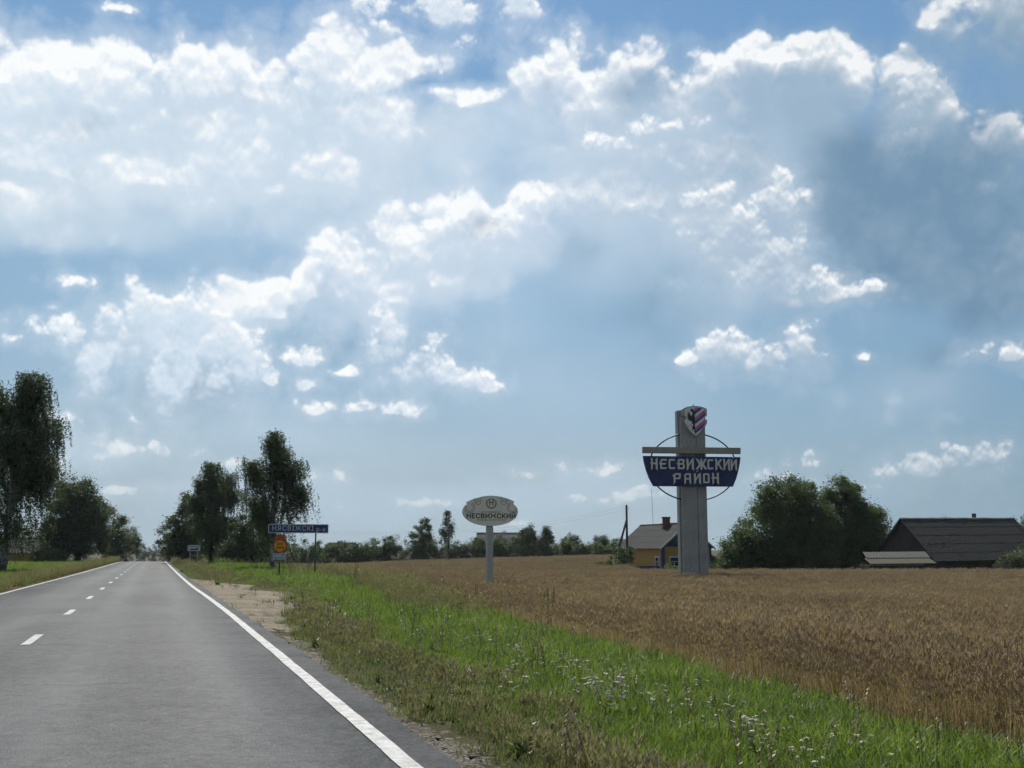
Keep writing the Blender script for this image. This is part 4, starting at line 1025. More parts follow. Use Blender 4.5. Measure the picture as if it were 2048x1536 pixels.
# ---- shrub belt and trees along the back of the field
belt = [(8.6, 173, 3.6), (9.9, 178, 3.8)]
k = 0
for azd in np.arange(3.6, 23.8, .56):
    rr = np.interp(azd, [3, 8, 14, 20, 24], [176, 202, 211, 216, 214]) + random.uniform(1, 6)
    a = azd + random.uniform(-.2, .2)
    x, y = rr * math.sin(R(a)), rr * math.cos(R(a))
    s_ = random.uniform(4.3, 6.0) * (.72 if azd > 19.5 else 1.0)
    w = random.uniform(2.0, 2.9)
    zone = next(n_ for lim, n_ in ((10.2, 'behind the birch and blue sign'), (13.0, 'between the blue sign and the dark bushy tree'), (16.4, 'between the dark bushy tree and the oval sign post'),
                                   (19.3, 'right of the oval sign post, under the pointed tree'), (99, 'at the right end of the row towards the braced pole')) if a < lim)
    look = ('tall' if s_ > 5.2 else 'mid-height' if s_ > 4.6 else 'low')
    broad_tree('orchard_shrub', x, y, s_, [(0, 0, s_ * .36, w, 1.7, s_ * .42), (random.uniform(-.8, .8), 0, s_ * .62, w * .65, 1.3, s_ * .38)], f'{look} leafy bush {zone}',
               100 + k, 64, 52, .62, .25, .07, mat_=(M_shrub, M_leaf2, M_grey)[random.choice([0, 0, 1, 1, 2])], group='fruit bushes behind the wheat field', limbs=6, cat='shrub'); k += 1
def at(azd, rr): return rr * math.sin(R(azd)), rr * math.cos(R(azd))
def px_az(px): return 17.866 + math.degrees(math.atan((px - 1024) / (2190 / math.cos(R(8.62)))))
for px, rr, h_, w, lb, mm in ((846, 208, 8.2, 2.3, 'dark bushy tree rising from the shrub row left of the oval sign', M_leaf), (1056, 214, 6.7, 1.9, 'dark pointed tree right of the oval sign post', M_leaf),
                              (1090, 213, 6.2, 1.8, 'dark rounded tree beside the pointed one, right of the oval sign', M_leaf), (1142, 225, 5.0, 2.6, 'paler round tree at the right end of the shrub row', M_grey),
                              (1203, 222, 4.6, 2.0, 'low tree near the leaning pole at the field end', M_grey), (1006, 240, 6.0, 1.6, 'treetop showing above the long grey roof', M_grey)):
    x, y = at(px_az(px), rr)
    broad_tree('field_tree', x, y, h_, [(0, 0, h_ * .5, w, w, h_ * .46), (.2, 0, h_ * .74, w * .62, w * .62, h_ * .28)], lb, 150 + px, 80, 70, .6, .25, .14, mat_=mm, limbs=8)
x, y = at(px_az(893), 209)
birch_tree('birch_tree', x, y, 9.8, [(0, 0, 9.7), (.9, 0, 7.2), (-.9, 0, 6.2)], 'slim far birch standing above the shrub row beside the wooden pole', 171, strands=130, width=1.7, trunk_r=.12, drop=(.8, 2.0), leaf=.24, low=.1, density=9)
# ------------------------------------------------------------------ the district pylon in the wheat
def concrete_build(base, dark, lines=False, ornament=False):
    def b(h):
        co = obj_co(h); s = h.sep(co)
        n1 = h.noise(co, 1.2, 6, .65); n2 = h.noise(co, 14, 5, .65); st = h.noise(h.v('MULTIPLY', co, (5, 5, .35)), 1, 5, .6)
        f = h.m('ADD', h.m('MULTIPLY', n1, .4), h.m('ADD', h.m('MULTIPLY', n2, .25), h.m('MULTIPLY', st, .35)))
        c = h.mix(h.remap(f, .38, .68), base, dark)
        if ornament:   # woven diamond pattern pressed into the facing sheets
            a = h.m('FRACT', h.m('MULTIPLY', h.m('ADD', s[0], h.m('MULTIPLY', s[2], .55)), 2.6)); e = h.m('FRACT', h.m('MULTIPLY', h.m('SUBTRACT', s[0], h.m('MULTIPLY', s[2], .55)), 2.6))
            d = h.m('MINIMUM', h.m('ABSOLUTE', h.m('SUBTRACT', a, .5)), h.m('ABSOLUTE', h.m('SUBTRACT', e, .5)))
            row = h.m('GREATER_THAN', h.m('FRACT', h.m('MULTIPLY', s[2], .62)), .42)
            ln = h.m('MULTIPLY', h.remap(d, .05, .11, 1, 0), h.m('MULTIPLY', row, h.remap(n2, .35, .6, .35, 1)))
            c = h.mix(h.m('MULTIPLY', ln, .35), c, tuple(min(1, q * 1.45) for q in base))
        return pbsdf(h, c, .7, .3, bump=n2, bstr=.25, bdist=.01)
    return b
M_shaft = mat('pylon_facing', concrete_build((.38, .38, .36), (.25, .25, .243), ornament=True))
M_slab = mat('pylon_slab', concrete_build((.33, .335, .33), (.21, .215, .215)))
M_bar = mat('pylon_bar', concrete_build((.36, .345, .295), (.25, .24, .205)))
M_navy = plain('navy_board', (.015, .030, .135), .5, .35, 1.2)
M_letter = plain('letter_grey', (.74, .71, .66), .6, .3, 4)
M_tube = plain('dark_tube', (.03, .045, .055), .5)
M_shield = plain('shield_white', (.80, .79, .76), .5, .2, 3)
M_black = plain('black_paint', (.010, .010, .011), .5, .2)
M_red = plain('shield_red', (.62, .16, .24), .5, .2)
M_blue = plain('shield_blue', (.045, .07, .32), .5, .2)

PY = empty('pylon', (39.36, 76.2, gzf(39.36, 76.2)), R(-12), 'tall grey district pylon with blue name board and shield, standing in the wheat', 'monument')
zb = PY.location.z
U = 1 / 26.0                                        # metres to one unit of the measured drawing
def pz(y): return (1145 - y) * U - .2 - zb          # drawing height -> height over the pylon's foot
def pxx(x, y=1000): return (x - (1389.0 - (1145 - y) * -.004)) * U
# shaft: two facing panels meeting in a shallow ridge, on a deeper slab behind
H_SH = pz(834)
for x0, x1, y0, y1 in ((-.98, .16, .12, -.10), (.20, .98, -.10, .16)):
    m = MB(); m.mesh([(x0, y0, -.4), (x1, y1, -.4), (x1, .5, -.4), (x0, .5, -.4), (x0, y0, H_SH), (x1, y1, H_SH), (x1, .5, H_SH), (x0, .5, H_SH)],
                     [(0, 1, 5, 4), (1, 2, 6, 5), (2, 3, 7, 6), (3, 0, 4, 7), (4, 5, 6, 7)])
    m.build('shaft_panel', M_shaft, PY, bevel=.015)
MB().box(-1.12, .90, .52, 1.25, -.4, pz(820)).build('shaft_slab', M_slab, PY, bevel=.02)
MB().box(.163, .197, .02, .3, -.4, H_SH).build('shaft_seam', M_tube, PY)
# shield head
sh = [(-.02, pz(876)), (.30, pz(869)), (.62, pz(858)), (.82, pz(848.5)), (.84, pz(842)), (.72, pz(840)), (.70, pz(836)), (.83, pz(833)), (.84, pz(819)), (.55, pz(815.5)), (.2, pz(813.8)), (-.02, pz(813.5)),
      (-.24, pz(813.8)), (-.58, pz(815.5)), (-.88, pz(819)), (-.87, pz(833)), (-.74, pz(836)), (-.76, pz(840)), (-.88, pz(842)), (-.86, pz(848.5)), (-.66, pz(858)), (-.34, pz(869))]
sh = [(.10 + x * 1.09, z) for x, z in sh]
shield = MB().prism(sh, -.34, .515).build('shield', M_slab, PY, bevel=.02)
cx_, cz_ = .08, pz(842)
inn = [(cx_ + (x - cx_) * .91, cz_ + (z - cz_) * .93) for x, z in sh]
MB().prism(inn, -.385, -.345).build('shield_face', M_shield, shield)
def clip(poly, a, b, c):          # keep a*x + b*z <= c
    out = []
    for (x0, z0), (x1, z1) in zip(poly, poly[1:] + poly[:1]):
        d0, d1 = a * x0 + b * z0 - c, a * x1 + b * z1 - c
        if d0 <= 0: out.append((x0, z0))
        if (d0 < 0) != (d1 < 0):
            t = d0 / (d0 - d1); out.append((x0 + (x1 - x0) * t, z0 + (z1 - z0) * t))
    return out
right_half = clip(clip([(cx_ + (x - cx_) * .95, cz_ + (z - cz_) * .96) for x, z in inn], -1, 0, -.005), 1, 0, .95)
w_ = .185
for k in range(-4, 8):
    o_ = pz(822) - .62 + (k - 3) * w_ * 1.36
    if k % 3 == 0: continue
    q = clip(clip(right_half, -.78, 1, o_ + w_ * 1.36), .78, -1, -o_)
    if len(q) > 2: MB().prism(q, -.394, -.386).build('stripe', M_red if k % 3 == 2 else M_blue, shield)
# black half eagle: head, beak, wing feathers, leg and tail, in units of the measured drawing
def E_(pts): return [((1270 + x / 7.313 - 1387.2) * U * 1.05, pz(800 + y / 7.313)) for x, y in pts]
eagle = E_([(863, 500), (872, 515), (866, 480), (845, 478), (855, 455), (838, 442), (828, 470), (815, 462), (826, 428), (820, 400), (836, 395), (838, 372), (815, 362), (822, 340), (806, 318), (782, 330), (790, 312), (760, 316), (778, 298), (745, 292), (772, 280), (740, 262), (770, 258), (744, 232), (772, 236), (750, 205), (778, 216), (758, 176), (790, 204), (800, 232), (806, 250), (826, 232), (834, 205), (820, 185), (806, 182), (800, 160), (812, 142), (836, 144), (852, 166), (863, 176)])
from mathutils.geometry import tessellate_polygon
m = MB(); tri = tessellate_polygon([[Vector((x, z, 0)) for x, z in eagle]])
m.mesh([(x, -.396, z) for x, z in eagle], [tuple(t) for t in tri]); n_ = len(eagle)
m.mesh([(x, -.396, z) for x, z in eagle] + [(x, -.386, z) for x, z in eagle], [(i, (i + 1) % n_, (i + 1) % n_ + n_, i + n_) for i in range(n_)])
m.build('eagle', M_black, shield)
m = MB()
for x, y in ((752, 382), (768, 398), (800, 372), (806, 392)):
    m = MB(); q = E_([(x, y), (x + 12, y + 3), (x + 9, y + 14), (x + 1, y + 9)]); m.prism(q[::-1], -.394, -.386)
    m.build('shield_spot', M_black, shield)
MB().tube([(0, -.1, pz(814)), (.02, -.1, pz(809.5))], .035, 6).build('finial', M_tube, PY)
# ring, cross bar, brackets
m = MB(); m.tube([(3.47 * math.cos(a), .40, pz(935) + 2.62 * math.sin(a)) for a in np.linspace(0, 2 * math.pi, 65)], .055, 8, caps=False)
m.build('ring', M_tube, PY, smooth=True)
MB().box(pxx(1283), pxx(1483.5), -.36, -.02, pz(909.5), pz(897)).build('cross_bar', M_bar, PY, bevel=.02)
for x in (1359.5, 1365, 1401, 1406.8):
    MB().box(pxx(x) - .045, pxx(x) + .045, -.30, -.16, pz(916), pz(909)).build('bracket', M_tube, PY)
MB().tube([(pxx(1390), -.2, pz(909)), (pxx(1396), -.2, pz(917))], .03, 5).tube([(pxx(1396), -.2, pz(909)), (pxx(1402), -.2, pz(917))], .03, 5).build('brace', M_tube, PY)
# name board with curved flanks
fl = [(1283.6, 915.2), (1285.5, 928), (1289.2, 943), (1295, 959), (1303.5, 975.3)]
fr_ = [(1465.8, 975.3), (1473, 959), (1478, 943), (1481.3, 928), (1483.2, 916)]
bp = [(pxx(x, 945), pz(y)) for x, y in fl + fr_]
board = MB().prism(bp, -.34, -.12).build('name_board', M_navy, PY, bevel=.02)
# letters cut from sheet with sword-like ends; each glyph in a unit box, stroke by stroke
S_ = .25
def stemL(x, top=1.13, bot=-.13): return [(x, bot), (x + S_, .04), (x + S_, 1 - .03), (x, top)]
def stemR(x, top=1.13, bot=-.13): return [(x, .04), (x + S_, bot), (x + S_, top), (x, 1 - .03)]
def bar(x0, x1, z, t=.17, sk=0.): return [(x0, z), (x1, z), (x1 + sk, z + t), (x0 + sk, z + t)]
G = {
 'Н': [[(.05, -.13), (.26, .06), (.26, 1.), (.05, 1.10)], [(-.12, .52), (.9, .42), (.9, .60), (.05, .66)], stemR(.66)],
 'Е': [[(.05, .0), (.27, .17), (.27, .83), (.05, .80)], [(.05, .0), (.80, .0), (.92, .17), (.05, .17)], [(-.12, .58), (.02, .44), (.74, .44), (.82, .60), (.0, .60)], [(.05, .80), (.27, .83), (.95, .83), (.86, 1.), (.22, 1.)]],
 'С': [[(.03, .12), (.25, .17), (.25, .83), (.03, .88)], [(.14, .0), (.82, .0), (.94, .17), (.03, .17)], [(.03, .83), (.90, .83), (.80, 1.), (.14, 1.)]],
 'В': [[(.05, .0), (.27, .17), (.27, .83), (.05, .86)], [(.05, .0), (.80, .0), (.90, .17), (.05, .17)], [(-.12, .58), (.02, .44), (.86, .44), (.80, .60), (.0, .60)], [(.05, .84), (.82, .84), (.78, 1.), (.15, 1.)], [(.70, .17), (.92, .10), (.92, .44), (.70, .44)], [(.66, .60), (.84, .56), (.92, .95), (.66, .84)]],
 'И': [stemL(.03, 1.10, -.13), stemR(.70, 1.12, -.16), [(.24, .18), (.24, .42), (.70, 1.0), (.70, .76)]],
 'Й': [stemL(.03, 1.02, -.13), stemR(.70, 1.05, -.16), [(.24, .18), (.24, .42), (.70, .98), (.70, .74)], [(.26, 1.10), (.50, 1.16), (.74, 1.34), (.46, 1.24)]],
 'Ж': [[(.50, -.12), (.60, .1), (.60, .9), (.50, 1.08), (.40, .9), (.40, .1)], [(-.05, -.02), (.20, .0), (.44, .48), (.30, .52)], [(1.05, -.02), (.80, .0), (.56, .48), (.70, .52)], [(-.02, 1.08), (.22, .98), (.44, .52), (.30, .46)], [(1.02, 1.08), (.78, .98), (.56, .52), (.70, .46)]],
 'К': [stemL(.04, 1.10, -.13), [(.25, .42), (.40, .42), (.92, .98), (.72, 1.04), (.25, .62)], [(.36, .52), (.56, .56), (1.0, -.04), (.76, -.02)]],
 'Р': [[(.05, -.16), (.27, .08), (.27, .86), (.05, .83)], [(-.12, .78), (.05, .64), (.27, .70), (.27, .86), (.05, .86)], [(.10, .84), (.86, .84), (.94, 1.0), (.22, 1.0)], [(.72, .84), (.92, .90), (.86, .48), (.66, .42)], [(.27, .40), (.80, .40), (.86, .55), (.27, .55)]],
 'А': [[(.02, -.16), (.24, .06), (.24, .86), (.05, .80)], [(-.06, .72), (.14, .70), (.30, .84), (.90, .84), (.86, 1.0), (.22, 1.0)], [(.68, .06), (.90, -.13), (.90, .84), (.68, .84)], [(.24, .36), (.68, .36), (.68, .52), (.24, .52)]],
 'О': [[(.06, .04), (.28, .17), (.28, .83), (.06, .90)], [(.06, .0), (.84, .0), (.94, .17), (.06, .17)], [(.06, .84), (.90, .84), (.84, 1.0), (.16, 1.0)], [(.70, .17), (.92, .17), (.92, .84), (.70, .84)]],
}
def letter(ch, x, z, w, h_):
    m = MB()
    for k, st in enumerate(G[ch]):
        q = [(x + a * w, z + b * h_) for a, b in st]
        ar = sum(q[i][0] * q[(i + 1) % len(q)][1] - q[(i + 1) % len(q)][0] * q[i][1] for i in range(len(q)))
        if ar < 0: q = q[::-1]
        m.prism(q, -.50 - .003 * k, -.44, 0)
    m.build('letter', M_letter, board)
l1 = [1298, 1316.2, 1334, 1352.2, 1370.5, 1390, 1413.3, 1429.2, 1446, 1460.7]
wd = [15.2, 16, 15, 16, 15.8, 22, 13.8, 15.6, 13.8, 14.0]
for ch, x, w in zip('НЕСВИЖСКИЙ', l1, wd): letter(ch, pxx(x, 930), pz(941.3), w * U, (941.3 - 921.2) * U)
for ch, x, w in zip('РАЙОН', [1342.8, 1365, 1384.8, 1403, 1422], [17, 15.5, 15, 15, 15.2]): letter(ch, pxx(x, 960), pz(969), w * U, (969 - 949.5) * U)

# ------------------------------------------------------------------ oval sign on a post
M_cream = plain('sign_cream', (.86, .83, .70), .5, .2, 3)
M_edge = plain('sign_edge', (.06, .055, .045), .6)
M_taupe = plain('sign_taupe', (.20, .15, .10), .6, .1)
M_brown = plain('sign_brown', (.14, .085, .035), .6, .1)
M_post = plain('galvanised', (.44, .44, .40), .55, .3, 2)
OS = empty('roadside_sign', (15.03, 50, gzf(15.03, 50)), R(-8), 'cream oval sign with dark lettering on a single grey post', 'sign')
zo = OS.location.z
def ox(x): return (x - 1020) / 14.63 / 40.55        # from the measured drawing to metres
def oz(y): return 3.36 - zo - (y - 560) / 14.63 / 41.9
pts = []
for a in np.linspace(math.radians(152), math.radians(388), 40): pts.append((ox(1020 + 785 * math.cos(a)), oz(600 - 415 * math.sin(a))))
for x, y in ((1670, 368), (1700, 300), (1560, 240), (1400, 186), (1230, 150), (1040, 136), (860, 150), (690, 190), (510, 250), (340, 328), (382, 400)): pts.append((ox(x), oz(y)))
sp = MB().prism(pts, -.10, .10, 0, 1).build('panel', [M_cream, M_edge], OS)
MB().box(-.15, .15, .105, .36, -.5, oz(700)).build('post', M_post, OS, bevel=.02)
MB().box(-.14, .14, -.09, .10, -.5, oz(1040)).build('post_face', M_post, OS, bevel=.01)
text_mesh('lettering', 'НЕСВИЖСКИЙ', .305, M_black, sp, (ox(1042), -.104, oz(735)), bold=.009, spacing=1.06, sx=1.03)
text_mesh('lettering', '•  АГРОКОМБИНАТ  •', .098, M_taupe, sp, (ox(1040), -.104, oz(615)), bold=.002, spacing=1.2)['kind'] = 'stuff'
text_mesh('lettering', 'традиции доброго вкуса', .092, M_taupe, sp, (ox(1045), -.104, oz(838)), bold=.002, spacing=1.3)['kind'] = 'stuff'
text_mesh('emblem_letter', 'Н', .34, M_brown, sp, (ox(1043), -.108, oz(358)), bold=.006)
def ringm(m, x, y, r0, a0, a1, w=9, n=24, y0=-.104):
    aa = np.linspace(math.radians(a0), math.radians(a1), n)
    for p, q in zip(aa[:-1], aa[1:]):
        c = [(ox(x + (r0 + s_) * math.cos(t)), oz(y - (r0 + s_) * math.sin(t))) for t, s_ in ((p, -w), (p, w), (q, w), (q, -w))]
        m.poly([(a, y0, b) for a, b in c][::-1])
m = MB()
for sx in (-1, 1):
    c0 = 1035
    for x, y, r0, a0, a1 in ((-610, 490, 105, 60, -200), (-610, 490, 150, 70, -160), (-360, 345, 58, 0, 360), (-500, 330, 60, -80, 110), (-270, 250, 46, 60, 300), (-420, 190, 70, 190, 330)):
        if sx < 0: ringm(m, c0 + x, y, r0, a0, a1, 6)
        else: ringm(m, c0 - x, y, r0, 180 - a1, 180 - a0, 6)
m.build('ornament', M_taupe, sp)['kind'] = 'stuff'
m = MB(); ringm(m, 1043, 362, 128, 0, 360, 13); ringm(m, 1043, 362, 150, 150, 390, 6); m.build('emblem_ring', plain('emblem_tan', (.26, .23, .18), .6, .1), sp)

# ------------------------------------------------------------------ blue district road sign with weight limit
M_signblue = plain('sign_blue', (.018, .042, .19), .45, .2, 2)
M_signwhite = plain('sign_white', (.58, .60, .62), .5, .15, 3)
M_orange = plain('sign_orange', (.85, .36, .015), .5, .12, 3)
M_redrim = plain('sign_red', (.48, .055, .012), .5, .12, 3)
M_plate = plain('plate_red', (.55, .10, .045), .5, .2, 6)
M_steel = plain('dark_post', (.075, .075, .07), .6, .3, 3)
RS = empty('road_sign', (7.77, 64, gzf(7.77, 64)), R(-3), 'blue road sign with white lettering on two posts, orange weight limit disc below', 'road sign')
zr_ = RS.location.z
def rz_(z): return z - zr_
def rrect(x0, x1, z0, z1, r, n=4):
    o = []
    for cx, cz, a0 in ((x1 - r, z0 + r, -90), (x1 - r, z1 - r, 0), (x0 + r, z1 - r, 90), (x0 + r, z0 + r, 180)):
        for k in range(n + 1):
            a = R(a0 + 90 * k / n); o.append((cx + r * math.cos(a), cz + r * math.sin(a)))
    return o
pan = MB().prism(rrect(-1.70, 1.70, rz_(2.455), rz_(2.965), .05), -.055, -.03).build('name_panel', M_signwhite, RS)
MB().prism(rrect(-1.655, 1.655, rz_(2.50), rz_(2.92), .04), -.060, -.0551).build('panel_face', M_signblue, pan)
x = -1.50
for ch, w in zip('НЯСВІЖСКІ', (.285, .285, .275, .27, .165, .40, .275, .265, .15)):
    text_mesh('letter', ch, .385, M_signwhite, pan, (x + w / 2, -.0635, rz_(2.712)), bold=.004, sx=.92); x += w
text_mesh('letter', 'р-н', .345, M_signwhite, pan, (1.27, -.0635, rz_(2.672)), bold=.004, spacing=1.12)
for px_c in (-1.01, .99):
    MB().tube([(px_c, .02, -.6), (px_c, .02, rz_(2.93))], .042, 8).build('post', M_steel, RS, smooth=True)
disc = MB().prism([(-1.01 + .40 * math.cos(a), rz_(1.73) + .40 * math.sin(a)) for a in np.linspace(0, 6.2832, 41)[:-1]], -.055, -.03).build('limit_disc', M_redrim, RS)
MB().prism([(-1.01 + .325 * math.cos(a), rz_(1.73) + .325 * math.sin(a)) for a in np.linspace(0, 6.2832, 41)[:-1]], -.060, -.0551).build('disc_face', M_orange, disc)
text_mesh('lettering', '6тс', .235, M_black, disc, (-1.01, -.0635, rz_(1.83)), bold=.003)
m = MB()
zc = rz_(1.63)
for a, b, c, d in ((-.205, -.175, -.07, .07), (.175, .205, -.07, .07), (-.17, .17, -.014, .014), (-.04, .04, -.04, -.016), (-.04, .04, .016, .04), (-.165, -.135, -.045, -.016), (.135, .165, -.045, -.016), (-.165, -.135, .016, .045), (.135, .165, .016, .045)):
    m.box(-1.01 + a, -1.01 + b, -.066, -.0602, zc + c, zc + d)
m.build('axle_symbol', M_black, disc)
pl = MB().prism(rrect(-1.29, -.74, rz_(2.10), rz_(2.37), .05), -.055, -.03).build('orange_plate', M_plate, RS)
tp_ = MB().prism(rrect(-1.385, -.64, rz_(.97), rz_(1.325), .03), -.055, -.03).build('time_plate', M_signwhite, RS)
text_mesh('lettering', '15⁰⁰ - 20⁰⁰', .135, M_black, tp_, (-1.01, -.059, rz_(1.235)), bold=.002)['kind'] = 'stuff'
text_mesh('lettering', 'при t>25°С', .135, M_black, tp_, (-1.01, -.059, rz_(1.07)), bold=.002)['kind'] = 'stuff'
MB().box(-1.44, -1.37, -.05, -.03, rz_(.93), rz_(1.0)).build('plate_tab', M_signwhite, RS)

# ------------------------------------------------------------------ white settlement sign
TS = empty('settlement_sign', (3.53, 110, gzf(3.53, 110)), R(-2), 'small white settlement sign with black skyline on two thin posts', 'road sign')
zt = TS.location.z
tpn = MB().prism(rrect(-.58, .58, 1.41 - zt, 1.97 - zt, .04), -.055, -.03).build('panel', M_signwhite, TS)
m = MB()
for a, b, c in ((-.36, -.26, .07), (-.26, -.20, .12), (-.20, -.16, .24), (-.16, -.04, .10), (-.04, .06, .15), (.06, .15, .09), (.15, .21, .20), (.21, .28, .12), (.28, .38, .26)):
    m.box(a, b, -.060, -.0552, 1.49 - zt, 1.49 - zt + c)
m.poly([(-.46, -.0575, 1.49 - zt), (-.361, -.0575, 1.49 - zt), (-.361, -.0575, 1.56 - zt)])
m.build('skyline_symbol', M_black, tpn)
text_mesh('lettering', 'аг. Салтанаўшчына', .115, M_black, tpn, (0, -.059, 1.855 - zt), bold=.002)['kind'] = 'stuff'
for a in (-.34, .34): MB().tube([(a, .02, -.5), (a, .02, 1.9 - zt)], .035, 6).build('post', M_post, TS)

# ------------------------------------------------------------------ yellow farmhouse
def board_mat(name, c1, c2, rough=.7):
    def b(h):
        r = h.n('ShaderNodeNewGeometry').outputs['Random Per Island']; co = obj_co(h)
        n = h.noise(h.v('MULTIPLY', co, (1.2, 1.2, 9)), 1.0, 6, .65)
        return pbsdf(h, h.mix(h.m('MULTIPLY_ADD', r, .45, h.m('MULTIPLY', h.remap(n, .3, .7), .55)), c1, c2), rough, .3)
    return mat(name, b)
M_ochre = board_mat('ochre_boards', (.52, .30, .045), (.36, .20, .04))
M_oldwood = board_mat('old_wood', (.075, .065, .055), (.030, .027, .024), .9)
M_teal = board_mat('teal_boards', (.05, .095, .13), (.03, .06, .085))
M_bluepaint = plain('blue_paint', (.020, .050, .20), .6, .3, 3)
M_white = plain('white_frame', (.62, .64, .62), .6, .25, 4)
M_dark = plain('dark_trim', (.03, .03, .032), .8)
def slate_build(c1, c2, moss):
    def b(h):
        co = obj_co(h); n = h.noise(co, .9, 6, .65); n2 = h.noise(co, 9, 5, .65); r = h.n('ShaderNodeNewGeometry').outputs['Random Per Island']
        c = h.mix(h.m('MULTIPLY_ADD', r, .35, h.m('MULTIPLY', n2, .5)), c1, c2)
        c = h.mix(h.m('MULTIPLY', h.remap(n, .52, .70), moss), c, (.055, .058, .022))
        return pbsdf(h, c, .85, .25, bump=n2, bstr=.3, bdist=.02)
    return b
M_slate = mat('slate_roof', slate_build((.040, .042, .045), (.022, .023, .025), .2))
M_darkslate = mat('dark_slate', slate_build((.060, .058, .052), (.028, .028, .025), .3))
M_tin = mat('tin_roof', slate_build((.085, .088, .085), (.045, .047, .044), .5))
M_mossy = mat('mossy_roof', slate_build((.085, .08, .05), (.04, .045, .02), .9))
M_ridge = plain('ridge_tin', (.55, .53, .50), .5, .4, 3)
M_redridge = plain('ridge_tile', (.20, .07, .05), .8, .3)
M_brick = mat('chimney_brick', lambda h: pbsdf(h, h.ramp(h.noise(obj_co(h), 5, 5, .7), [(.3, (.08, .045, .035)), (.7, (.19, .095, .07))]), .9, .2))
M_glass = mat('window_glass', lambda h: pbsdf(h, (.02, .025, .03), .08, .6))
M_curtain = plain('curtain', (.45, .46, .46), .9, .3, 8)

def corrugated(m, p00, p10, p01, p11, n, amp, rows_=1, lap=.02):
    """wavy sheet between four corners (eave left, eave right, ridge left, ridge right)"""
    a, b, c, d = map(Vector, (p00, p10, p01, p11)); nrm = (b - a).cross(c - a).normalized()
    for r_ in range(rows_):
        t0, t1 = r_ / rows_, (r_ + 1) / rows_ + (.012 if r_ < rows_ - 1 else 0)
        vs = []
        for t, lift in ((t0, lap), (t1, 0.)):
            for k in range(n + 1):
                u = k / n; p = a.lerp(b, u).lerp(c.lerp(d, u), t) + nrm * (lift + amp * (1 if k % 2 else -1)); vs.append(p)
        m.mesh(vs, [(k, k + 1, n + 2 + k, n + 1 + k) for k in range(n)])
    return m

HX, HY, HW, HL, HE, HR = 56.6, 118.3, 6.4, 12.6, 3.45, 6.1        # near left corner, width, length, eaves, ridge
house = empty('farmhouse', (HX, HY, -1.5), 0, 'small yellow wooden house with grey slate roof and brick chimney behind the pylon', 'house')
# horizontal weatherboards, one piece each
def boards_x(y, x0, x1, z0, z1, step, holes=(), facing=-1, mat_=None, name='weatherboard', parent=None, along='x'):
    z = z0; o0 = None
    while z < z1 - .01:
        zt_ = min(z + step, z1)
        segs = [(x0, x1)]
        for a, b, c, d in holes:
            if c < zt_ and d > z: segs = [s_ for q in segs for s_ in ((q[0], min(q[1], a)), (max(q[0], b), q[1])) if s_[1] - s_[0] > .03]
        for a, b in segs:
            m = MB(); th = .035
            f = facing * th
            if along == 'x': m.mesh([(a, y, z + .004), (b, y, z + .004), (b, y + f * .55, zt_), (a, y + f * .55, zt_), (a, y + f, z + .004), (b, y + f, z + .004)], [(4, 5, 2, 3), (0, 1, 5, 4), (0, 4, 3), (1, 2, 5), (0, 3, 2, 1)])
            else: m.mesh([(y, a, z + .004), (y, b, z + .004), (y + f * .55, b, zt_), (y + f * .55, a, zt_), (y + f, a, z + .004), (y + f, b, z + .004)], [(4, 5, 2, 3), (0, 1, 5, 4), (0, 4, 3), (1, 2, 5), (0, 3, 2, 1)])
            m.build(name, mat_, parent)
        z = zt_
wall = MB().box(0, HW, 0, HL, -.3, HE).build('wall', M_ochre, house)
boards_x(0, 0, HW, .62, HE, .24, [(1.0, 2.2, .85, 2.15), (3.6, 4.8, .85, 2.15)], -1, M_ochre, parent=wall)
boards_x(0, 0, HL, .62, HE, .24, [(.75, 1.75, .85, 2.15)], -1, M_ochre, parent=wall, along='y')
MB().box(-.05, HW + .05, -.05, HL + .05, -.3, .58).build('plinth', M_ochre, house)
MB().box(-.07, HW + .07, -.07, HL + .07, .58, .62).build('plinth_rail', M_bluepaint, house)
for a, b in ((-.06, -.06), (-.06, HL - .16), (HW - .16, -.06)):
    MB().box(a, a + (.42 if b < 1 and a < 1 else .22), b, b + .22, .62, HE).build('corner_board', M_bluepaint, house)
def window(parent, x0, x1, z0, z1, plane, along):
    def bx(a0, a1, d0, d1, c0, c1, nm, mt, par):
        m = MB()
        if along == 'x': m.box(a0, a1, plane + d0, plane + d1, c0, c1)
        else: m.box(plane + d0, plane + d1, a0, a1, c0, c1)
        return m.build(nm, mt, par)
    w = bx(x0, x1, -.02, -.012, z0, z1, 'window', M_glass, parent)
    m = MB()
    for a0, a1, c0, c1 in ((x0 - .16, x0, z0 - .12, z1 + .2), (x1, x1 + .16, z0 - .12, z1 + .2), (x0, x1, z1, z1 + .2), (x0, x1, z0 - .12, z0), (x0, x1, z0 + (z1 - z0) * .62, z0 + (z1 - z0) * .62 + .06), ((x0 + x1) / 2 - .035, (x0 + x1) / 2 + .035, z0, z0 + (z1 - z0) * .62)):
        if along == 'x': m.box(a0, a1, plane - .085, plane - .021, c0, c1)
        else: m.box(plane - .085, plane - .021, a0, a1, c0, c1)
    f = m.build('window_frame', M_white, w)
    return w
window(house, 1.05, 2.15, .9, 2.1, 0, 'x'); window(house, 3.65, 4.75, .9, 2.1, 0, 'x'); window(house, .8, 1.7, .9, 2.1, 0, 'y')
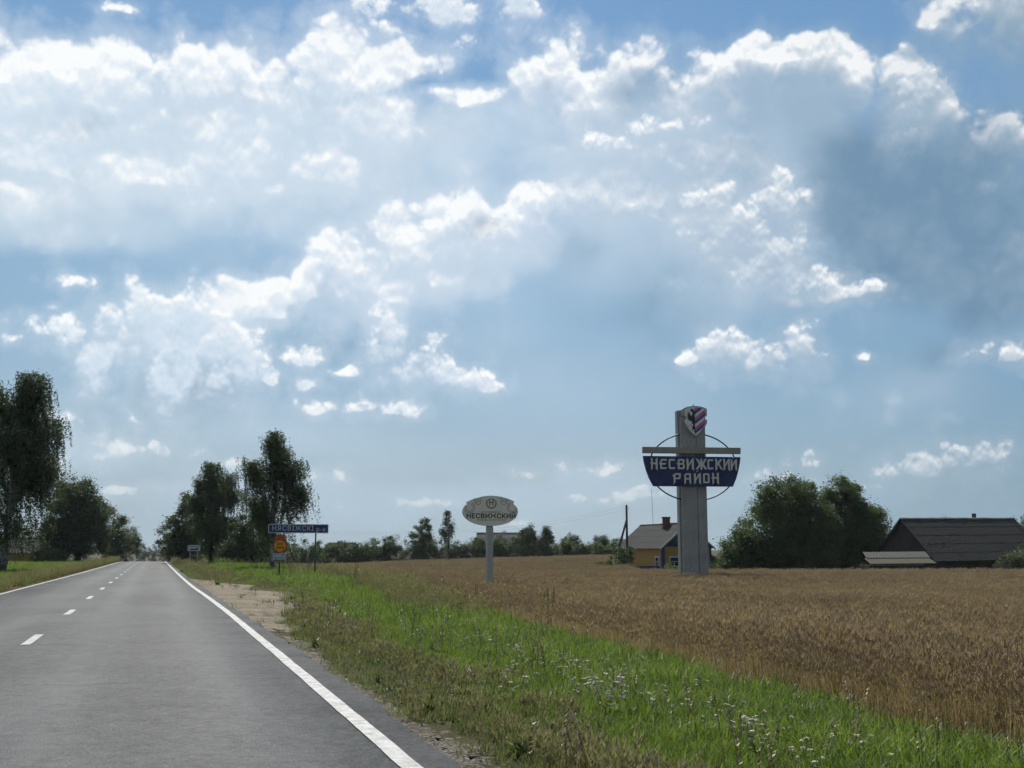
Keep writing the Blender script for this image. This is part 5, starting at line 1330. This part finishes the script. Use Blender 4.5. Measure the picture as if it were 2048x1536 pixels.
# gable of vertical teal boards
gab = MB(); gab.mesh([(-.02, -.03, HE), (HW + .02, -.03, HE), (HW / 2, -.03, HR - .1), (-.02, .1, HE), (HW + .02, .1, HE), (HW / 2, .1, HR - .1)], [(0, 1, 2), (5, 4, 3), (0, 2, 5, 3), (1, 4, 5, 2), (0, 3, 4, 1)])
gab = gab.build('gable', M_teal, house)
nb_ = 28
for k in range(nb_):
    a = HW * k / nb_; b = HW * (k + 1) / nb_ - .025; c = (a + b) / 2
    hh = HE + (HR - HE - .12) * (1 - abs(c - HW / 2) / (HW / 2))
    if hh - HE > .08: MB().box(a, b, -.055 - .01 * (k % 2), -.031, HE + .05, hh).build('gable_board', M_teal, gab)
MB().box(-.1, HW + .1, -.10, -.03, HE - .06, HE + .06).build('gable_rail', M_bluepaint, house)
ov, ev = .45, .42                                                  # gable and eave overhangs
sl = (HR - HE) / (HW / 2)
for s_, nm in ((-1, 'roof_slope'), (1, 'roof_slope')):
    xe = -ev if s_ < 0 else HW + ev; ze = HE - ev * sl + .06
    m = MB()
    L0, R0 = ((xe, HL + ov, ze), (xe, -ov, ze)) if s_ < 0 else ((xe, -ov, ze), (xe, HL + ov, ze))
    Lr, Rr = ((HW / 2, HL + ov, HR + .06), (HW / 2, -ov, HR + .06)) if s_ < 0 else ((HW / 2, -ov, HR + .06), (HW / 2, HL + ov, HR + .06))
    corrugated(m, L0, R0, Lr, Rr, 78, .018, 4)
    rf = m.build(nm, M_slate, house)
    m = MB(); dz = .09
    m.mesh([(xe, -ov - .02, ze - .16), (HW / 2, -ov - .02, HR - .10), (HW / 2, -ov - .02, HR + .09), (xe, -ov - .02, ze + .07), (xe, -ov + .02, ze - .16), (HW / 2, -ov + .02, HR - .10), (HW / 2, -ov + .02, HR + .09), (xe, -ov + .02, ze + .07)],
           [(0, 1, 2, 3), (7, 6, 5, 4), (0, 4, 5, 1), (1, 5, 6, 2), (2, 6, 7, 3), (3, 7, 4, 0)])
    m.build('barge_board', M_white, house)
MB().tube([(HW / 2, -ov, HR + .09), (HW / 2, HL * .55, HR + .12)], .10, 6).build('ridge_cap', M_redridge, house)
MB().tube([(HW / 2, HL * .5, HR + .13), (HW / 2, HL + ov, HR + .13)], .10, 6).build('ridge_cap', M_ridge, house)
ch_ = MB().box(HW / 2 - .85, HW / 2 - .15, 3.9, 4.6, HR - .7, HR + .72).build('chimney', M_brick, house)
MB().box(HW / 2 - .91, HW / 2 - .09, 3.84, 4.66, HR + .72, HR + .90).build('chimney_cap', M_brick, ch_)
MB().tube([(HW / 2, HL * .72, HR), (HW / 2 - .12, HL * .72, HR + 4.4)], .025, 5).build('antenna_mast', M_steel, house)
# lower extension on the right side
MB().box(HW + .01, HW + 2.6, 1.5, 6.5, -.3, 1.7).build('porch', M_oldwood, house)
m = MB(); corrugated(m, (HW + 3.0, 1.2, 1.55), (HW + 3.0, 6.8, 1.55), (HW + .05, 1.2, 2.7), (HW + .05, 6.8, 2.7), 40, .018, 2); m.build('porch_roof', M_slate, house)

# ------------------------------------------------------------------ dark shed, fences, garden plants
sd = empty('shed', (65.6, 107.5, -1.0), R(6), 'small dark plank shed with flat roof under the big tree right of the pylon', 'shed')
w0 = MB().box(0, 3.6, 0, 2.5, -.3, 2.0).build('wall', M_oldwood, sd)
for k in range(12): MB().box(.3 * k, .3 * k + .28, -.04, -.005, -.2, 2.0).build('plank', M_oldwood, w0)
MB().box(-.7, 3.9, -.3, 2.8, 2.02, 2.14).build('roof', M_tin, sd)
def fence(name, x0, y0, x1, y1, n, label, h_=.95, m_=None):
    ln = math.hypot(x1 - x0, y1 - y0); t = empty(name, (x0, y0, gzf(x0, y0)), math.atan2(y1 - y0, x1 - x0), label, 'fence')
    first = None
    for k in range(n):
        if first is None: o = first = MB().box(0, ln / n - .03, -.015, .015, .1, h_).build('board', m_, t)
        else: o = link(first.copy(), t)
        o.location = (k * ln / n, 0, random.uniform(-.02, .02))
    for z in (.3, h_ - .2): MB().box(0, ln, .016, .06, z, z + .07).build('rail', m_, t)
    for k in range(int(ln / 2) + 1): MB().box(2 * k - .05 if k else 0, 2 * k + .05, .061, .15, -.4, h_ - .05).build('post', m_, t)
fence('blue_fence', 53.7, 119.0, 56.7, 118.9, 20, 'low blue board fence left of the yellow house', .85, M_bluepaint)
fence('blue_fence', 63.2, 113.0, 65.8, 111, 16, 'blue board fence between the pylon and the dark shed', 1.1, M_bluepaint)
fence('blue_fence', 78.2, 103.5, 84.4, 100.2, 30, 'blue board fence between the big trees and the barn', .95, M_bluepaint)
broad_tree('flowering_bush', 55.9, 114.8, 1.25, [(0, 0, .62, 1.25, .7, .62)], 'bright green low bush with white blooms before the yellow wall', 201, 30, 70, .35, .13, .03, mat_=leaf_mat('leaf_bright', (.045, .085, .018), (.11, .17, .04), .4), limbs=5, cat='bush')
fb = bpy.data.objects['flowering_bush']
m = MB(); rr_ = random.Random(4)
for k in range(16):
    x, y, z = rr_.uniform(-1.1, 1.1), rr_.uniform(-.75, -.3), rr_.uniform(.5, 1.15); s_ = rr_.uniform(.06, .11)
    m.mesh([(x + s_, y, z), (x, y + s_, z), (x - s_, y, z), (x, y - s_, z), (x, y, z + s_), (x, y, z - s_)], [(0, 1, 4), (1, 2, 4), (2, 3, 4), (3, 0, 4), (1, 0, 5), (2, 1, 5), (3, 2, 5), (0, 3, 5)])
m.build('blossoms', M_umbel, fb)
broad_tree('garden_bush', 58.9, 115.2, 1.9, [(0, 0, .9, 1.0, .8, 1.0)], 'dark green bush at the corner of the yellow house', 202, 36, 70, .38, .15, .04, mat_=M_shrub, limbs=5, cat='bush')
broad_tree('garden_bush', 53.0, 121, 3.0, [(0, 0, 1.5, 1.2, 1.1, 1.4)], 'dark bush at the left end of the yellow house by the pole', 203, 40, 70, .42, .16, .05, mat_=M_leaf, limbs=5, cat='bush')
for k, (x, y, h_) in enumerate(((48.2, 117, 1.4), (49.3, 116.6, 1.7), (50.6, 117.5, 1.0))):
    broad_tree('young_shrub', x, y, h_, [(0, 0, h_ * .55, .42, .4, h_ * .5)], ('short leafy young shrub at the field corner, outermost from the house', 'taller upright young shrub at the field corner before the pole', 'low young shrub nearest the yellow house fence')[k], 210 + k, 14, 50, .3, .13, .03, mat_=M_shrub, limbs=4, cat='bush')

# ------------------------------------------------------------------ old barn with lean-to
BW, BL, BE, BR = 8.0, 15.2, 1.75, 5.55
barn = empty('barn', (73.9, 92.2, -.92), R(5.5), 'old dark wooden barn with a long slate roof on the right', 'barn')
bw = MB().box(0, BL, 0, BW, -.3, BE).build('wall', M_oldwood, barn)
for k in range(8):
    MB().box(0, BL, -.10, -.004, .02 + .215 * k, .02 + .215 * k + .19).build('log', M_oldwood, bw)
for x in (1.4, 5.4, 7.6, 11.5): MB().box(x, x + .14, -.15, -.101, .05, BE - .05).build('upright', M_oldwood, bw)
for z in (.7, 1.25): MB().box(1.6, 7.6, -.17, -.151, z, z + .10).build('rail', M_oldwood, bw)
bg_ = MB(); bg_.mesh([(0, 0, BE), (0, BW, BE), (0, BW / 2, BR - .15), (.1, 0, BE), (.1, BW, BE), (.1, BW / 2, BR - .15)], [(0, 2, 1), (3, 4, 5), (0, 3, 5, 2), (1, 2, 5, 4), (0, 1, 4, 3)])
bg_ = bg_.build('gable', M_oldwood, barn)
nb_ = 36
for k in range(nb_):
    a, b = BW * k / nb_ + .012, BW * (k + 1) / nb_ - .012; c = (a + b) / 2
    hh = BE + (BR - BE - .2) * (1 - abs(c - BW / 2) / (BW / 2)) + .06
    MB().box(-.05 - .015 * (k % 2), -.004, a, b, BE - .35, hh).build('gable_board', M_oldwood, bg_)
sl = (BR - BE) / (BW / 2); ov, ev = .45, .55
for s_ in (-1, 1):
    ye = -ev if s_ < 0 else BW + ev; ze = BE - ev * sl + .08
    for r_ in range(5):
        t0, t1 = r_ / 5, (r_ + 1) / 5 + (.02 if r_ < 4 else 0)
        def P(x, t): return (x, ye + (BW / 2 - ye) * t, ze + (BR + .08 - ze) * t + .18 * x / BL)
        m = MB()
        q = (P(-ov, t0), P(BL + ov, t0), P(-ov, t1), P(BL + ov, t1)) if s_ < 0 else (P(BL + ov, t0), P(-ov, t0), P(BL + ov, t1), P(-ov, t1))
        corrugated(m, *q, 120, .02, 1, .016)
        m.build('roof_course', M_darkslate, barn)
    m = MB(); y0_, y1_ = ye, BW / 2
    m.mesh([(-ov - .03, y0_, ze - .13), (-ov - .03, y1_, BR - .08), (-ov - .03, y1_, BR + .10), (-ov - .03, y0_, ze + .06), (-ov + .01, y0_, ze - .13), (-ov + .01, y1_, BR - .08), (-ov + .01, y1_, BR + .10), (-ov + .01, y0_, ze + .06)],
           [(0, 3, 2, 1), (4, 5, 6, 7), (0, 1, 5, 4), (1, 2, 6, 5), (2, 3, 7, 6), (3, 0, 4, 7)])
    m.build('barge_board', M_dark, barn)
m = MB()
for k in range(14):
    x0, x1 = -ov + k * (BL + 2 * ov) / 14, -ov + (k + 1) * (BL + 2 * ov) / 14
    m.tube([(x0, BW / 2, BR + .10 + .18 * x0 / BL + random.uniform(-.02, .03)), (x1 - .02, BW / 2, BR + .10 + .18 * x1 / BL + random.uniform(-.02, .03))], .085, 6)
m.build('ridge_cap', M_ridge, barn)
bc = MB().box(10.1, 10.4, BW / 2 + .3, BW / 2 + .6, BR - .4, BR + .75).build('vent_pipe', M_oldwood, barn)
# lean-to in front of the gable
ln_ = empty('lean_to', (65.4, 90.6, -.92), R(-14), 'low lean-to with patched tin and mossy roof against the barn gable', 'shed')
MB().box(.1, 6.3, .5, 3.4, -.3, .95).build('wall', M_oldwood, ln_)
MB().mesh([(6.3, .5, -.3), (6.3, 3.4, -.3), (6.3, 3.4, 2.0), (6.3, .5, 1.1), (6.42, .5, -.3), (6.42, 3.4, -.3), (6.42, 3.4, 2.0), (6.42, .5, 1.1)], [(0, 3, 2, 1), (4, 5, 6, 7), (0, 4, 7, 3), (2, 6, 5, 1), (3, 7, 6, 2)]).build('side_wall', M_teal, ln_)
m = MB(); corrugated(m, (-.1, 0, 1.10), (6.5, 0, 1.16), (-.0, 1.75, 1.62), (6.5, 1.75, 1.66), 44, .02, 1, .02); m.build('mossy_roof_sheet', M_mossy, ln_)
m = MB(); corrugated(m, (.2, 1.65, 1.64), (6.6, 1.65, 1.68), (.6, 3.6, 2.22), (7.0, 3.6, 2.28), 44, .02, 1, .02); m.build('tin_roof_sheet', M_tin, ln_)

# ------------------------------------------------------------------ houses in the distance
def far_house(name, x, y, rz, L_, W_, e, r_, label, roofm, wallm, zoff=0):
    t = empty(name, (x, y, gzf(x, y) + zoff), rz, label, 'house')
    MB().box(0, L_, 0, W_, -.5, e).build('wall', wallm, t)
    for g in (0, L_):
        MB().mesh([(g, 0, e), (g, W_, e), (g, W_ / 2, r_ - .1)], [(0, 1, 2)]).build('gable', wallm, t)
    for s_ in (0, 1):
        m = MB(); ye = -.5 if s_ == 0 else W_ + .5; ze = e - .5 * (r_ - e) / (W_ / 2) + .06
        q = ((-.4, ye, ze), (L_ + .4, ye, ze), (-.4, W_ / 2, r_), (L_ + .4, W_ / 2, r_))
        if s_: q = (q[1], q[0], q[3], q[2])
        corrugated(m, *q, 40, .03, 3, .03); m.build('roof_slope', roofm, t)
    MB().tube([(-.4, W_ / 2, r_ + .03), (L_ + .4, W_ / 2, r_ + .03)], .1, 6).build('ridge_cap', M_ridge, t)
    return t
M_paleslate = mat('pale_slate', slate_build((.17, .165, .16), (.11, .105, .10), .2))
M_redroof = mat('red_roof', slate_build((.10, .070, .055), (.06, .045, .038), .3))
x, y = at(px_az(958), 226); far_house('long_house', x, y, R(-14), 11.5, 7, 2.6, 5.6, 'long low house with pale grey roof showing behind the shrub row', M_paleslate, M_oldwood, .2)
x, y = at(px_az(634), 214); fh = far_house('farm_house', x, y, R(-60), 7, 6.5, 3.0, 6.2, 'reddish-brown gabled roof peeping over the shrubs beside the blue sign', M_redroof, M_oldwood, -1.4)
MB().box(5, 5.5, 1.2, 1.7, 4.4, 6.5).build('chimney', M_brick, fh)
far_house('cottage', -17.2, 142, R(6), 5.2, 5, 1.5, 3.05, 'grey-roofed cottage half hidden behind the leftmost birch', M_slate, M_ochre)

# ------------------------------------------------------------------ poles, wires, field-side bits
def pole(x, y, h_, label, brace=None, arms=True, lean=0, r0=.13):
    t = empty('utility_pole', (x, y, gzf(x, y)), 0, label, 'utility pole')
    MB().tube([(0, 0, -.5), (lean, 0, h_)], [r0, r0 * .8], 8).build('pole', M_oldwood, t, smooth=True)
    if brace: MB().tube([(brace[0], brace[1], -.4), (lean * .7 - .02, -.1, h_ * .78)], [r0 * .95, r0 * .8], 8).build('brace', M_oldwood, t, smooth=True)
    if arms:
        for s_ in (-1, 1):
            for z in (h_ - .35, h_ - .75):
                MB().tube([(lean, 0, z), (lean + s_ * .32, 0, z + .02), (lean + s_ * .34, 0, z + .16)], [.018, .018, .016], 5).tube([(lean + s_ * .34, 0, z + .10), (lean + s_ * .34, 0, z + .24)], [.05, .035], 6).build('insulator', M_signwhite, t)
    return t
pR = pole(56.46, 128, 8.0, 'dark wooden utility pole with slanting brace left of the yellow house', (-2.3, -.6), r0=.17)
x2, y2 = at(px_az(897), 194); pM = pole(x2, y2, 6.3, 'thin wooden pole standing before the shrub row left of the oval sign', r0=.12)
x3, y3 = at(px_az(566), 182); pL = pole(x3, y3, 7.0, 'slanting braced pole half hidden behind the birch and blue sign', (3.0, -1.0), r0=.16)
def wire(p, q, sag, label, n=14):
    m = MB(); p, q = Vector(p), Vector(q)
    m.tube([p.lerp(q, k / n) - Vector((0, 0, sag * 4 * k / n * (1 - k / n))) for k in range(n + 1)], .008, 3, caps=False)
    tag(m.build('power_line', M_dark), label, 'wire', 'overhead wires between the utility poles')
for dz_, nm in ((.0, 'upper'), (-.4, 'lower')):
    wire((56.46 - .3, 128, pR.location.z + 7.8 + dz_), (x2, y2, pM.location.z + 6.1 + dz_), .9, f'{nm} thin overhead wire from the braced pole past the oval sign')
    wire((x2, y2, pM.location.z + 6.1 + dz_), (x3, y3, pL.location.z + 6.8 + dz_), .7, f'{nm} thin overhead wire running left above the shrub row')
# short rail in the left meadow
rl = empty('wooden_rail', (-11.6, 76, gzf(-11.6, 76)), R(8), 'short weathered wooden rail on stakes in the left meadow', 'fence')
MB().tube([(-1.5, 0, .62), (2.0, 0, .86)], .05, 6).build('rail', M_oldwood, rl)
for a, z in ((-.9, .72), (1.35, .86)): MB().tube([(a, .08, -.3), (a, .08, z)], .05, 6).build('stake', M_oldwood, rl)
# tall dark weeds along the field edge
def weed(x, y, h_, label, seed):
    rr = random.Random(seed); t = empty('tall_weed', (x, y, gzf(x, y)), rr.uniform(0, 6), label, 'plant', 'tall weeds along the field edge')
    m = MB(); lv = []; fs = []
    for k in range(4):
        a = rr.uniform(0, 6.28); b = (rr.uniform(-.08, .08), rr.uniform(-.08, .08), -.05); hh = h_ * rr.uniform(.7, 1)
        tip = (b[0] + .12 * math.cos(a), b[1] + .12 * math.sin(a), hh)
        m.tube([b, ((b[0] + tip[0]) / 2, (b[1] + tip[1]) / 2, hh * .55), tip], [.012, .009, .004], 4)
        for q in range(16):
            f = rr.uniform(.25, 1); blade(lv, fs, (b[0] + (tip[0] - b[0]) * f, b[1] + (tip[1] - b[1]) * f, hh * f), rr.uniform(0, 6.28), .05, .03, .10 * (1.2 - f), 1, .5)
    m.build('stem', M_stemg, t)
    me = bpy.data.meshes.new('leaves'); me.from_pydata([tuple(map(float, v)) for v in lv], [], fs); me.materials.append(M_olive); link(bpy.data.objects.new('leaves', me), t)
for k, (x, y, h_, lb) in enumerate(((9.9, 27.6, 1.15, 'tall dark weed at the wheat edge, nearest of the tall weeds'), (10.0, 35.0, 1.2, 'tall weed at the wheat edge below the oval sign'), (11.2, 43.5, 1.1, 'thin dark weed just left of the oval sign post'),
                                   (9.0, 52.0, 1.3, 'tall weed in the straw grass right of the blue sign'), (8.2, 62.5, 1.3, 'tall weed between the two posts of the blue sign'), (10.6, 30.2, .95, 'shorter weed in the dry grass at the field edge'),
                                   (9.6, 17.6, .9, 'green weed poking up at the front edge of the wheat'))):
    weed(x, y, h_, lb, 300 + k)
# ------------------------------------------------------------------ air
def haze_mat():
    m_ = bpy.data.materials.new('air'); m_.use_nodes = True; t = m_.node_tree; t.nodes.clear()
    v = t.nodes.new('ShaderNodeVolumePrincipled'); v.inputs['Color'].default_value = (.86, .93, 1, 1); v.inputs['Density'].default_value = .0001; v.inputs['Anisotropy'].default_value = .3
    o = t.nodes.new('ShaderNodeOutputMaterial'); t.links.new(v.outputs[0], o.inputs['Volume']); return m_
hz = MB().box(-900, 900, -300, 900, -12, 18).build('haze', haze_mat())
tag(hz, 'thin summer haze lying over the whole landscape', kind='stuff')
# ------------------------------------------------------------------ render settings
S.render.engine = 'CYCLES'
cy = S.cycles
cy.use_adaptive_sampling = True
cy.adaptive_threshold = .02
cy.adaptive_min_samples = 12
cy.use_denoising = True
try: cy.denoiser = 'OPENIMAGEDENOISE'
except Exception: pass
cy.denoising_prefilter = 'ACCURATE'
cy.max_bounces = 5; cy.diffuse_bounces = 3; cy.glossy_bounces = 2; cy.transmission_bounces = 4; cy.transparent_max_bounces = 8
cy.volume_bounces = 0
cy.sample_clamp_indirect = 4.0
